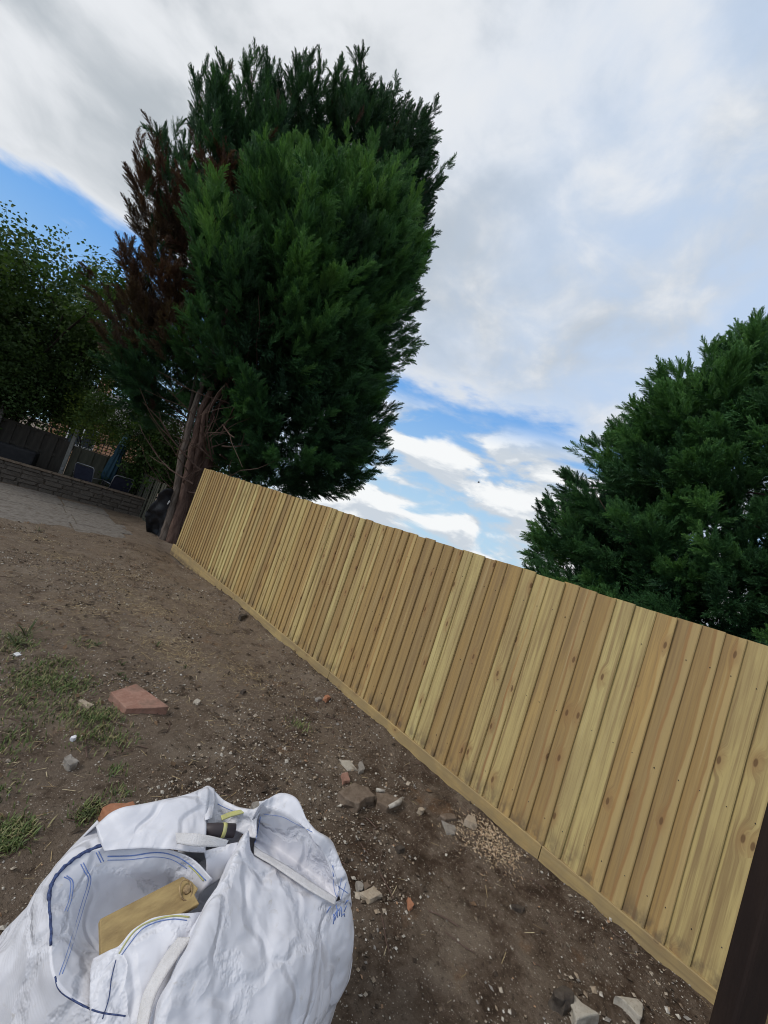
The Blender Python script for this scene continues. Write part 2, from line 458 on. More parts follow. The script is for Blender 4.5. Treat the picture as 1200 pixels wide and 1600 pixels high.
M = {
    'soil': ground_mat(),
    'timber': timber_mat('treated_timber'),
    'timber_g': timber_mat('treated_timber_gravel_board', True),
    'nail': simple_mat('nail', (0.05, 0.045, 0.04), rough=0.6),
    'darkpost': simple_mat('dark_stained_timber', (0.014, 0.008, 0.007), (0.024, 0.014, 0.011), 12, 0.8, 0.3, 60, stretch=(1, 1, 0.15)),
    'bag': bag_mat(),
    'web': simple_mat('webbing', (0.70, 0.68, 0.69), (0.60, 0.58, 0.58), 30, 0.8, 0.5, 220),
    'blue': simple_mat('blue_stitching', (0.10, 0.18, 0.46), (0.20, 0.26, 0.48), 140, 0.7),
    'navy': simple_mat('navy_hem', (0.075, 0.11, 0.25), (0.03, 0.04, 0.10), 130, 0.8, 0.4, 200),
    'yellow': simple_mat('yellow_stitching', (0.50, 0.48, 0.16), (0.42, 0.41, 0.22), 60, 0.7),
    'offcut': simple_mat('offcut_timber', (0.40, 0.29, 0.130), (0.24, 0.165, 0.075), 22, 0.75, 0.4, 80, stretch=(0.35, 1, 1)),
    'endgrain': simple_mat('broken_wood', (0.50, 0.36, 0.19), (0.20, 0.13, 0.07), 40, 0.9, 0.6, 90),
    'pipe': simple_mat('dark_plastic', (0.055, 0.045, 0.05), rough=0.5),
    'red_slab': stone_mat('red_concrete', (0.27, 0.145, 0.11), (0.34, 0.20, 0.155), (0.16, 0.11, 0.085)),
    'orange_brick': stone_mat('orange_brick_bit', (0.33, 0.145, 0.08), (0.39, 0.19, 0.115), (0.20, 0.11, 0.07)),
    'grey_stone': stone_mat('grey_stone', (0.22, 0.20, 0.18), (0.31, 0.285, 0.255)),
    'tan_stone': stone_mat('tan_stone', (0.34, 0.275, 0.205), (0.42, 0.355, 0.28)),
    'brown_stone': stone_mat('brown_stone', (0.135, 0.10, 0.075), (0.20, 0.155, 0.12)),
    'pale_stone': stone_mat('pale_stone', (0.36, 0.33, 0.28), (0.45, 0.41, 0.35), (0.13, 0.10, 0.075)),
    'dark_stone': stone_mat('dark_stone', (0.05, 0.04, 0.034), (0.09, 0.075, 0.062)),
    'mortar': stone_mat('mortar', (0.50, 0.47, 0.42), (0.38, 0.35, 0.31)),
    'patio': stone_mat('worn_concrete', (0.135, 0.12, 0.106), (0.215, 0.195, 0.175), (0.085, 0.064, 0.05)),
    'wallstone': stone_mat('wall_stone', (0.065, 0.054, 0.046), (0.125, 0.107, 0.09), (0.04, 0.034, 0.028)),
    'chips': vcol_mat('grit'),
    'oldfence': simple_mat('old_fence_timber', (0.035, 0.031, 0.027), (0.060, 0.053, 0.045), 10, 0.9, 0.4, 50, stretch=(1, 1, 0.2)),
    'oldfence_g': simple_mat('old_green_fence_timber', (0.060, 0.062, 0.046), (0.095, 0.09, 0.068), 10, 0.9, 0.4, 50, stretch=(1, 1, 0.2)),
    'concrete_post': simple_mat('concrete_post', (0.20, 0.20, 0.185), (0.27, 0.265, 0.25), 14, 0.9, 0.3, 80),
    'bark_a': bark_mat('grey_brown_bark', (0.075, 0.058, 0.048), (0.16, 0.13, 0.11)),
    'bark_b': bark_mat('red_brown_bark', (0.070, 0.043, 0.035), (0.140, 0.092, 0.074)),
    'bark_d': bark_mat('dark_bark', (0.03, 0.025, 0.02), (0.06, 0.05, 0.04)),
    'deadtwig': simple_mat('dead_twig', (0.13, 0.085, 0.068), (0.08, 0.05, 0.04), 10, 0.9),
    'canvas': simple_mat('blue_canvas', (0.020, 0.050, 0.075), (0.030, 0.072, 0.10), 5, 0.85, 0.3, 60),
    'canvas_top': simple_mat('pale_blue_canvas', (0.20, 0.36, 0.43), (0.27, 0.43, 0.5), 5, 0.8, 0.3, 60),
    'alu': simple_mat('grey_metal_tube', (0.33, 0.33, 0.35), (0.26, 0.26, 0.28), 9, 0.45, metallic=0.6),
    'navyfab': simple_mat('dark_navy_fabric', (0.018, 0.020, 0.036), (0.028, 0.03, 0.05), 20, 0.9, 0.3, 90),
    'blacksheet': simple_mat('black_sheeting', (0.012, 0.013, 0.016), (0.02, 0.021, 0.025), 6, 0.55, 0.8, 12),
    'whitepole': simple_mat('white_plastic', (0.72, 0.72, 0.72), (0.55, 0.55, 0.55), 6, 0.5),
    'darkcover': simple_mat('dark_cover', (0.010, 0.010, 0.013), (0.018, 0.018, 0.02), 6, 0.7, 0.6, 10),
    'bird': simple_mat('black_feathers', (0.015, 0.015, 0.018)),
    'roof': simple_mat('roof_tile', (0.17, 0.16, 0.165), (0.24, 0.225, 0.22), 6, 0.9, 0.5, 30),
    'glass': simple_mat('window_glass', (0.05, 0.06, 0.07), rough=0.1, spec=0.6),
    'upvc': simple_mat('white_frame', (0.75, 0.75, 0.75), (0.7, 0.7, 0.7), rough=0.4),
    'litter': simple_mat('white_litter', (0.75, 0.75, 0.78), (0.6, 0.6, 0.63), 20, 0.5),
}


def brick_mat():
    m, t, p = new_mat('house_brick')
    co = t.add('ShaderNodeTexCoord').outputs['Object']
    x, y, z = t.sep(co)
    b = t.add('ShaderNodeTexBrick'); t.set(b.inputs['Vector'], t.comb(t.math('ADD', x, y), z, 0.0))
    b.inputs['Scale'].default_value = 4.4; b.inputs['Color1'].default_value = (0.46, 0.20, 0.10, 1)
    b.inputs['Color2'].default_value = (0.55, 0.29, 0.15, 1); b.inputs['Mortar'].default_value = (0.45, 0.40, 0.33, 1)
    b.inputs['Mortar Size'].default_value = 0.02
    t.set(p.inputs['Base Color'], b.outputs[0]); p.inputs['Roughness'].default_value = 0.9
    return m


M['brick'] = brick_mat()

# ------------------------------------------------------------------ ground
def gh(x, y):
    x = np.asarray(x, float); y = np.asarray(y, float); z0 = np.zeros_like(x)
    h = 0.055 * fbm(np.stack([x * 0.9, y * 0.9, z0], -1), 3, 11)
    near = np.clip((14 - np.hypot(x, y)) / 4, 0, 1)
    h = h + near * (0.058 * fbm(np.stack([x * 4.2, y * 4.2, z0], -1), 4, 21, 0.6))
    h = h * np.clip(1.2 - np.clip((y - 7.6) / 1.2, 0, 1), 0.1, 1)
    e_ = np.maximum((8.72 - y) / .35, (x - (1.75 + (y - 8.3) * .33)) / .45) + 2.6 * fbm(np.stack([x * 1.7, y * 1.7, z0], -1), 4, 55, .6); h = h + .045 * np.clip(e_, 0, 1) * np.clip((y - 7.7) / .6, 0, 1) * np.clip((14 - y) / 1, 0, 1)
    # hollow dug out by the tree at the far end of the fence
    h = h - 0.13 * np.exp(-(((x - 2.98) / 0.35) ** 2 + ((y - 8.0) / 0.75) ** 2))
    h = h + 0.055 * np.exp(-(np.minimum(x - 3.0, 0) / 0.27) ** 2) * np.clip((7.6 - y) / 2, 0, 1) * np.clip((6 - x) / 2, 0, 1)
    # loose soil drawn up at the fence foot
    h = h + 0.015 * np.exp(-(((x - 2.93) / 0.15) ** 2)) * np.clip((7 - y) / 2, 0, 1)
    return h


def axis(segs):
    out = []
    for a, b, s in segs:
        out += list(np.arange(a, b, s))
    return np.array(out)


xs = np.concatenate([[-900, -300, -100, -40, -18, -9, -6], axis([(-4, 3.3, 0.03)]), [3.4, 3.8, 4.6, 6, 9, 14, 25, 60, 200, 900]])
ys = np.concatenate([[-900, -300, -100, -40, -15, -6, -3, -2], axis([(-1.2, 4.2, 0.026), (4.2, 9.2, 0.05), (9.2, 13, 0.2)]), [13.5, 15, 18, 24, 40, 90, 250, 900]])
GX, GY = np.meshgrid(xs, ys)
GZ = gh(GX, GY) + 0.012 * fbm(np.stack([GX * 22, GY * 22, 0 * GX], -1), 3, 31, 0.6) * (np.hypot(GX, GY) < 9)
nx, ny = len(xs), len(ys)
idx = np.arange(nx * ny).reshape(ny, nx)
gf = np.stack([idx[:-1, :-1], idx[:-1, 1:], idx[1:, 1:], idx[1:, :-1]], -1).reshape(-1, 4)
ground = mesh_obj('ground', np.stack([GX, GY, GZ], -1).reshape(-1, 3), gf, M['soil'], smooth=True)
tag(ground, 'bare brown garden soil littered with grit and straw', kind='structure')


def gz(x, y): return float(gh(np.array([x]), np.array([y]))[0])


def atg(px, py, h=0.0):
    p = at(px, py, h); p = at(px, py, gz(p[0], p[1]) + h); return p


# ------------------------------------------------------------------ new board fence on the right
FX = 3.0                                              # front plane of the boards
fence = empty('wooden_fence', (FX, 4, 0))
tag(fence, 'long new closeboard fence of pale treated timber running up the right side', 'fence')
BOARD_W = 0.125


def board_mesh(k):
    r = random.Random(k); v = []; f = []
    nz = 4
    for i in range(nz):
        z = i / (nz - 1); bow = (r.random() - 0.5) * 0.004
        tk = 0.018 + r.random() * 0.002
        for (x, y) in ((-0.0625, 0.0), (-0.0625, -0.004), (0.0575, -tk), (0.0625, -tk + 0.004), (0.0625, 0.0)):
            v.append((x + bow, y, z))
    for i in range(nz - 1):
        for j in range(5):
            a, b = i * 5 + j, i * 5 + (j + 1) % 5
            f.append((a, b, b + 5, a + 5))
    f.append((4, 3, 2, 1, 0)); f.append(tuple((nz - 1) * 5 + j for j in range(5)))
    me = bpy.data.meshes.new('fence_board'); me.from_pydata(v, [], f); me.update(); me.materials.append(M['timber'])
    return me


# right-hand edges of the boards along the top of the fence (read off the photograph where they are wide enough), then a regular cover width
top_px = [1168, 1135, 1097, 1060, 1027, 993, 964, 934, 906, 885, 859, 838, 817, 794, 776, 759, 740, 725, 710, 695, 680.5, 666, 653, 640.5,
          629.5, 617.5, 605, 594.5, 583, 572.5, 563, 554.5, 546, 537.5, 527.5, 520, 511]
tints = [.66, .74, .68, .52, .10, .05, .72, .68, .45, .16, .12, .16, .64, .68, .70, .06, .0, .74, .78, .68, .72, .62, .55, .62, .66, .62, .16, .24, .68, .05, .72, .76, .70, .20, .12, .45, .50]
streaks = {0: 1, 1: 1, 2: .8, 3: .9, 6: .5, 7: .6, 8: .2}
edges = [float(atx(p, 734.5 + 0.3148 * (p - 322), FX)[1]) for p in top_px]
while edges[-1] < 8.30:
    edges.append(edges[-1] + 0.110 + random.uniform(-0.004, 0.004))
pre = [edges[0] - 0.112 * k for k in range(14, 0, -1)]
alledges = pre + edges
alltint = [random.choice([.15, .5, .62, .6]) for _ in pre] + tints
variants = [board_mesh(k) for k in range(6)]
nailmb = MB()
# board near edge = at smaller y (thick), far edge thin and tucked under the next board
for i in range(len(alledges) - 1):
    y0, y1 = alledges[i], alledges[i + 1]          # near edge, next near edge
    if i < len(alltint): ti = alltint[i]
    else: ti = float(np.clip(0.42 + 0.28 * rng.standard_normal(), 0.0, 0.95))
    if 62 < i - len(pre) < 71: ti = random.choice([.62, .7, .55])
    wd = (y1 - y0) + 0.016
    top = 1.806 + 0.0042 * y0 + random.uniform(-0.007, 0.006)
    zb = 0.145
    o = inst('fence_board', variants[i % 6], fence, ((0, (y0 + wd / 2) - 4, zb)), (random.uniform(-.002, .002), 0, R_(-90) - 0.048), (wd / 0.125, 1, top - zb))
    # local +x (thick edge) points to -Y, local -y points to -X
    o['tint'] = ti; o['seed'] = (i * 0.37) % 5.0
    k = i - len(pre)
    o['streak'] = float(streaks.get(k, 1.0 if random.random() < 0.06 else 0.0))
    for zz in (0.32, 0.95, 1.58):
        yy = y0 + 0.028 + random.uniform(-.006, .006)
        nailmb.tube([(-0.0205, yy - 4, zz + random.uniform(-.015, .015)), (-0.006, yy - 4, zz)], 0.0028, 5)
o = nailmb.build('nails', M['nail'], fence); o['kind'] = 'stuff'
# gravel boards along the foot, rails and posts at the back
gb = [(-1.45, 0.62), (0.625, 2.93), (2.935, 5.33), (5.335, 8.42)]
for k, (a, b) in enumerate(gb):
    v = []; n = 14
    mb = MB(); vv = []; ff = []
    for i in range(n):
        yy = a + (b - a) * i / (n - 1)
        wob = 0.004 * math.sin(yy * 2.3 + k)
        for (dx_, z_) in ((0.012, -0.06), (-0.014, -0.06), (-0.014, 0.145), (-0.010, 0.150), (0.012, 0.150)):
            vv.append((dx_ - 0.012 + wob * .5, yy - 4, z_ + wob + 0.002 * k))
    for i in range(n - 1):
        for j in range(5):
            p_, q_ = i * 5 + j, i * 5 + (j + 1) % 5
            ff.append((p_, p_ + 5, q_ + 5, q_))
    ff.append((0, 1, 2, 3, 4)); ff.append(tuple((n - 1) * 5 + j for j in (4, 3, 2, 1, 0)))
    # object axes turned so that local Z runs along the board (grain)
    V = np.array(vv); mid = (a + b) / 2 - 4
    loc = np.stack([V[:, 2] - 0.07, -(V[:, 0]), V[:, 1] - mid], -1)
    g = mesh_obj('gravel_board', loc, [tuple(reversed(q)) for q in ff], M['timber_g'], fence)
    # columns: local x -> world Z, local y -> world -X, local z -> world Y
    g.matrix_local = Matrix(((0, -1, 0, 0), (0, 0, 1, mid), (1, 0, 0, 0.07), (0, 0, 0, 1)))
    g['tint'] = [.35, .42, .30, .36][k]; g['seed'] = 2.3 + k; g['streak'] = 0.0
for zz in (0.30, 0.95, 1.58):
    b_ = MB(); b_.box((0.028, 0, zz), (0.045, 9.6, 0.07)); o = b_.build('rail', M['timber'], fence, loc=(0, -0.55, 0)); o['tint'] = .5
for yy in (-1.3, 0.6, 2.9, 5.3, 8.2):
    b_ = MB(); b_.box((0.105, yy - 4, 0.85), (0.09, 0.09, 1.75)); o = bevel(b_.build('fence_post', M['timber'], fence)); o['tint'] = .6

# dark stained post close by on the right
dpx = np.array([2.495, -0.275])
dp = empty('timber_post', (dpx[0], dpx[1], 0))
tag(dp, 'dark brown stained timber post standing just in front of the pale fence', 'post')
b_ = MB(); b_.box((0, 0, 0.72), (0.085, 0.13, 1.60), rotz(R_(48))); bevel(b_.build('shaft', M['darkpost'], dp), 0.012, 2)
b_ = MB(); b_.box((0, 0, 1.535), (0.10, 0.15, 0.03), rotz(R_(48))); bevel(b_.build('cap', M['darkpost'], dp), 0.008, 2)

# ------------------------------------------------------------------ patio, low stone wall and what stands behind it
WA, WB = at(0, 752), at(224, 810)
wdir = (WB - WA)[:2]; wdir /= np.linalg.norm(wdir); wnor = np.array([-wdir[1], wdir[0]])
wang = math.atan2(wdir[1], wdir[0])


def wp(s, off, z=0.0):      # s metres along the wall from its right end (negative = left), off metres behind it
    q = WB[:2] + wdir * s + wnor * off; return np.array([q[0], q[1], z])


def atw(px, py, off):
    n3 = np.array([wnor[0], wnor[1], 0]); o = np.array([0, 0, EYE]); r = ray(px, py)
    t_ = ((np.append(WB[:2], 0) + n3 * off - o).dot(n3)) / r.dot(n3); return o + t_ * r


def sw(p): return float((np.array(p)[:2] - WB[:2]).dot(wdir))


patio = empty('patio', (0, 10.4, 0)); tag(patio, 'worn grey concrete slabs in front of the low stone wall', kind='structure')
yy = 8.25; row = 0
while yy < 12.6:
    dpt = [0.95, 1.15, 0.85, 1.05, 0.9][row % 5]; xx = -4.4 + 0.35 * (row % 2)
    while xx < 3.2:
        wdt = random.uniform(0.85, 1.35)
        x1 = min(xx + wdt, 3.22)
        if x1 - xx > 0.25:
            cy = yy + dpt / 2; lim = 12.66 - 0.21 * (x1 + xx) / 2
            d2 = min(dpt, lim - yy)
            if d2 > 0.2 and not (row == 0 and xx > 2.2):
                v = []
                j = lambda: random.uniform(-0.012, 0.012)
                zt = 0.020 + random.uniform(-0.004, 0.004)
                q = [(xx + .01 + j(), yy + .01 + j()), (x1 - .01 + j(), yy + .01 + j()), (x1 - .01 + j(), yy + d2 - .01 + j()), (xx + .01 + j(), yy + d2 - .01 + j())]
                vv = [(a, b - 10.4, -0.05) for a, b in q] + [(a, b - 10.4, zt + random.uniform(-.003, .003)) for a, b in q]
                mesh_obj('slab', vv, [(3, 2, 1, 0), (4, 5, 6, 7), (0, 1, 5, 4), (1, 2, 6, 5), (2, 3, 7, 6), (3, 0, 4, 7)], M['patio'], patio)
        xx = x1 + 0.004
    yy += dpt

wall = empty('stone_wall', wp(0, 0), wang); tag(wall, 'low wall of rough brown stone blocks at the end of the patio', 'wall')
def rock_mesh(name, k, mat, jit=0.12):
    bm = bmesh.new(); bmesh.ops.create_cube(bm, size=1.0)
    bmesh.ops.bevel(bm, geom=bm.edges[:], offset=0.10, segments=1, affect='EDGES')
    r = random.Random(k)
    for v in bm.verts:
        v.co += Vector((r.uniform(-1, 1), r.uniform(-1, 1), r.uniform(-1, 1))) * jit * 0.5
    me = bpy.data.meshes.new(name); bm.to_mesh(me); bm.free(); me.materials.append(mat)
    return me
wst = [rock_mesh('stone', k, M['wallstone']) for k in range(5)]
WL = 7.0
zz = -0.02
for c, hgt in enumerate((0.115, 0.10, 0.12, 0.10, 0.085)):
    s = -WL
    while s < -0.02:
        L = min(random.uniform(0.16, 0.46), -s)
        if L < 0.07: break
        o = inst('stone', random.choice(wst), wall, (s + L / 2, 0.12 + random.uniform(-.008, .008), zz + hgt / 2), (0, 0, random.choice([0, math.pi])), (L - .008, 0.24, hgt - .008))
        s += L
    zz += hgt
b_ = MB(); b_.box((-WL / 2, 0.125, zz / 2 - .01), (WL - .03, 0.19, zz - .03)); b_.build('mortar_core', M['dark_stone'], wall)
s = -WL
while s < 0:
    L = min(0.6, -s)
    b_ = MB(); b_.box((s + L / 2, 0.12, zz + 0.02), (L - .006, 0.30, 0.038)); bevel(b_.build('coping', M['brown_stone'], wall), .008)
    s += L

# board propped on the wall's end
pb = empty('propped_board', wp(0.13, -0.02), wang); tag(pb, 'grey weathered board propped upright against the end of the stone wall', 'board')
b_ = MB(); b_.box((0.0, 0.06, 0.245), (0.02, 0.30, 0.52), np.array(Matrix.Rotation(R_(8), 3, 'Y'))); b_.build('panel', M['oldfence_g'], pb)
b_ = MB(); b_.box((0.0, -0.115, 0.25), (0.03, 0.035, 0.55), np.array(Matrix.Rotation(R_(8), 3, 'Y'))); b_.build('edge_batten', M['concrete_post'], pb)

# rear fence: dark hit-and-miss panel, concrete post, paler panel with trellis over it
OFF = 2.0
s_post = sw(atw(95, 740, OFF)); s_left = -8.0
s_left_post = sw(atw(2, 650, OFF))
rf = empty('back_fence', wp(0, OFF), wang); tag(rf, 'dark old board fence behind the stone wall at far left', 'fence')
s = s_left; k = 0
bm_old = bpy.data.meshes.new('fence_board'); mb = MB(); mb.box((0, 0, 0.5), (0.175, 0.018, 1.0)); bm_old.from_pydata(mb.v, [], mb.f); bm_old.materials.append(M['oldfence'])
while s < s_post - 0.12:
    inst('fence_board', bm_old, rf, (s + .07, (0.022 if k % 2 else -0.022), 0.03), (0, 0, 0), (1, 1, 1.32 + random.uniform(-.01, .01)))
    s += 0.155; k += 1
for z_ in (0.3, 0.85, 1.385):
    b_ = MB(); b_.box(((s_left + s_post) / 2 - .05, -0.005 if z_ < 1.3 else -0.03, z_), (s_post - s_left - .14, 0.022, 0.075)); b_.build('rail', M['oldfence'], rf)
b_ = MB(); b_.box(((s_left + s_post) / 2 - .05, 0.0, 1.60), (s_post - s_left - .14, 0.03, 0.03)); b_.build('trellis_rail', M['oldfence'], rf)
s = s_left + .1
while s < s_post - .1:
    b_ = MB(); b_.box((s, 0.02, 1.51), (0.018, 0.014, 0.18)); b_.build('trellis_lath', M['oldfence'], rf); s += 0.17

pf = empty('trellis_fence', wp(0, OFF), wang); tag(pf, 'greenish board fence with square trellis along its top behind the folding chairs', 'fence')
bm_g = bpy.data.meshes.new('fence_board'); mb = MB(); mb.box((0, 0, 0.5), (0.185, 0.018, 1.0)); bm_g.from_pydata(mb.v, [], mb.f); bm_g.materials.append(M['oldfence_g'])
s = s_post + 0.09; k = 0; s_end = 0.05
while s < s_end:
    inst('fence_board', bm_g, pf, (s + .06, (0.02 if k % 2 else -0.02), 0.02), (0, 0, 0), (1, 1, 1.27 + random.uniform(-.01, .01)))
    s += 0.165; k += 1
for z_ in (0.3, 1.22):
    b_ = MB(); b_.box(((s_post + s_end) / 2 + .05, 0.0, z_), (s_end - s_post - .1, 0.02, 0.07)); b_.build('rail', M['oldfence_g'], pf)
lath = bpy.data.meshes.new('trellis_lath'); mb = MB(); mb.box((0, 0, 0.5), (0.022, 0.012, 1.0)); lath.from_pydata(mb.v, [], mb.f); lath.materials.append(M['oldfence_g'])
s = s_post + 0.12
while s < s_end:
    inst('trellis_lath', lath, pf, (s, -0.008, 1.29), (0, 0, 0), (1, 1, 0.40)); s += 0.115
for z_ in (1.30, 1.40, 1.50, 1.60, 1.685):
    inst('trellis_lath', lath, pf, (s_post + .07, 0.008, z_), (0, R_(90), 0), (1, 1, s_end - s_post - .07))
cp_group = 'pale grey posts of the back fence'
for s_, nm, lab in ((s_post, 'concrete_post', 'pale grey post between the dark fence and the trellis fence'), (s_left_post, 'concrete_post', 'pale grey post cut off by the left edge of the photo')):
    q = wp(s_, OFF - 0.09)
    cp_ = empty(nm, q, wang); tag(cp_, lab, 'post', cp_group)
    b_ = MB(); b_.box((0, 0, 0.87), (0.095, 0.09, 1.78 if s_ == s_post else 2.0)); bevel(b_.build('shaft', M['concrete_post'], cp_), .01)
    b_ = MB(); b_.box((0, -0.052, 0.55), (0.05, 0.02, 0.08)); b_.build('bracket', M['alu'], cp_)
# side fence of narrow slats running from the trellis fence back towards the tree
sf = empty('slat_fence', (3.22, 12.2, 0)); tag(sf, 'short old slatted side fence between the trellis fence and the conifer', 'fence')
bm_s = bpy.data.meshes.new('slat'); mb = MB(); mb.box((0, 0, 0.5), (0.016, 0.11, 1.0)); bm_s.from_pydata(mb.v, [], mb.f); bm_s.materials.append(M['oldfence_g'])
yy = 10.9
while yy < 14.1:
    inst('slat', bm_s, sf, (random.choice([-.03, .0]), yy - 12.2, 0.02), (0, 0, 0), (1, 1, 1.14 + random.uniform(-.015, .015))); yy += 0.17
for z_ in (0.3, 0.95):
    b_ = MB(); b_.box((0.03, 0.3, z_), (0.035, 3.3, 0.06)); b_.build('rail', M['oldfence_g'], sf)

# dark covered garden box
dc = empty('covered_box', wp(sw(atw(14, 705, 0.95)), 0.95), wang); tag(dc, 'low dark covered box behind the stone wall at far left', 'box')
b_ = MB(); b_.box((-0.2, 0.0, 0.42), (1.5, 0.5, 0.85)); bevel(b_.build('cover', M['darkcover'], dc), .05, 3)
b_ = MB(); b_.box((-0.2, 0.0, 0.02), (1.4, 0.42, 0.05)); b_.build('base', M['darkcover'], dc)

# closed parasol
pp = wp(sw(atw(170, 735, 1.15)) - 0.02, 1.15)
ps = empty('parasol', pp, 0); tag(ps, 'closed blue garden parasol standing behind the stone wall', 'parasol')
ps.rotation_euler = (0, R_(4), 0)
MB().tube([(0, 0, 0), (0, 0, 2.22)], 0.02, 8).build('pole', M['alu'], ps, True)
def canopy(name, prof, mat):
    v = []; f = []; nseg = 32
    for (z, r) in prof:
        for k in range(nseg):
            a = 2 * math.pi * k / nseg
            rr_ = r * (1 + 0.28 * math.cos(8 * a) + 0.06 * math.sin(3 * a + z * 4))
            v.append((rr_ * math.cos(a), rr_ * math.sin(a), z))
    for i in range(len(prof) - 1):
        for k in range(nseg):
            k2 = (k + 1) % nseg; f.append((i * nseg + k, i * nseg + k2, (i + 1) * nseg + k2, (i + 1) * nseg + k))
    f.append(tuple(range(nseg))[::-1]); f.append(tuple((len(prof) - 1) * nseg + k for k in range(nseg)))
    return mesh_obj(name, v, f, mat, ps, True)
canopy('canopy', [(0.62, .10), (0.75, .135), (1.1, .125), (1.35, .105), (1.42, .085), (1.5, .10), (1.75, .088)], M['canvas'])
canopy('canopy_top', [(1.74, .092), (1.9, .085), (2.05, .07), (2.14, .045), (2.18, .012)], M['canvas_top'])
MB().tube([(0, 0, 0), (0, 0, 0.06), (0, 0, 0.075)], [0.22, 0.22, 0.16], 20).build('base', M['dark_stone'], ps)

# two folding chairs, their backs towards the lawn
def chair(q, rz, label):
    c = empty('folding_chair', q, rz); tag(c, label, 'chair', 'folding chairs behind the stone wall')
    W_ = 0.25
    back = [(-W_, 0.0, 0.0), ]
    fr = MB()
    fr.tube([(-W_, -0.30, 0.42), (-W_, -0.42, 0.86), (-W_ + .04, -0.43, 0.91), (W_ - .04, -0.43, 0.91), (W_, -0.42, 0.86), (W_, -0.30, 0.42)], 0.014, 6)
    fr.build('back_frame', M['alu'], c, True)
    b = MB(); b.box((0, -0.365, 0.67), (2 * W_ - .02, 0.012, 0.42), np.array(Matrix.Rotation(R_(15.5), 3, 'X'))); b.build('back_panel', M['navyfab'], c)
    b = MB(); b.box((0, -0.05, 0.43), (2 * W_ - .02, 0.46, 0.02)); bevel(b.build('seat', M['navyfab'], c), .006)
    for sx_ in (-1, 1):
        MB().tube([(sx_ * W_, -0.30, 0.42), (sx_ * W_, 0.22, 0.0)], 0.013, 6).build('leg', M['alu'], c, True)
        MB().tube([(sx_ * (W_ + .02), 0.18, 0.44), (sx_ * (W_ + .02), -0.36, 0.0)], 0.013, 6).build('leg', M['alu'], c, True)
        MB().tube([(sx_ * (W_ + .02), -0.36, 0.63), (sx_ * (W_ + .02), 0.12, 0.63), (sx_ * (W_ + .02), 0.18, 0.44)], 0.014, 6).build('armrest', M['alu'], c, True)
    return c
s1 = sw(atw(143, 745, 1.0)); s2 = sw(atw(181, 755, 1.0))
chair(wp(s1, 1.10), wang + R_(-28), 'navy folding chair turned slightly, left of the parasol foot')
chair(wp(s2, 0.95), wang + R_(22), 'navy folding chair right of the parasol foot, nearer the conifer')

# ------------------------------------------------------------------ brick house glimpsed beyond
hq = np.array([5.2, 27.0]); house = empty('brick_house', (hq[0], hq[1], 0), R_(-12)); tag(house, 'orange brick house glimpsed through leaves beyond the trellis', 'house')
hv = [(-3.6, 0, 0), (3.6, 0, 0), (3.6, 8, 0), (-3.6, 8, 0), (-3.6, 0, 2.6), (3.6, 0, 2.6), (3.6, 8, 2.6), (-3.6, 8, 2.6), (-3.6, 4, 4.6), (3.6, 4, 4.6)]
mesh_obj('wall', hv, [(0, 1, 5, 4), (1, 2, 6, 9, 5), (2, 3, 7, 6), (3, 0, 4, 8, 7)], M['brick'], house)
rv = MB()
for sy in (-1, 1):
    a = math.atan2(2.0, 4.0)
    rv.box((0, 4 - sy * 2.08, 3.68), (7.7, 4.75, 0.12), np.array(Matrix.Rotation(sy * a, 3, 'X')))
rv.build('roof', M['roof'], house)
b_ = MB(); b_.box((-2.3, 4, 4.9), (0.7, 0.6, 1.6)); b_.build('chimney', M['brick'], house)
for wx in (-2.1, 1.6):
    fr = MB()
    for (c_, s_) in (((wx, -0.02, 0.95), (1.3, .08, .07)), ((wx, -0.02, 2.05), (1.3, .08, .07)), ((wx - .62, -0.02, 1.5), (.07, .08, 1.03)), ((wx + .62, -0.02, 1.5), (.07, .08, 1.03)), ((wx, -0.02, 1.5), (.06, .08, 1.03))):
        fr.box(c_, s_)
    wf = fr.build('window', M['upvc'], house)
    b_ = MB(); b_.box((wx, -0.012, 1.5), (1.2, .02, 1.03)); b_.build('pane', M['glass'], wf)

# ------------------------------------------------------------------ foliage prototypes and trees
def proto(name, verts, faces, lv, mat):
    me = bpy.data.meshes.new(name); me.from_pydata(verts, [], faces); me.update(); me.materials.append(mat)
    a = me.attributes.new('lv', 'FLOAT', 'FACE'); a.data.foreach_set('value', np.array(lv, 'f'))
    return me


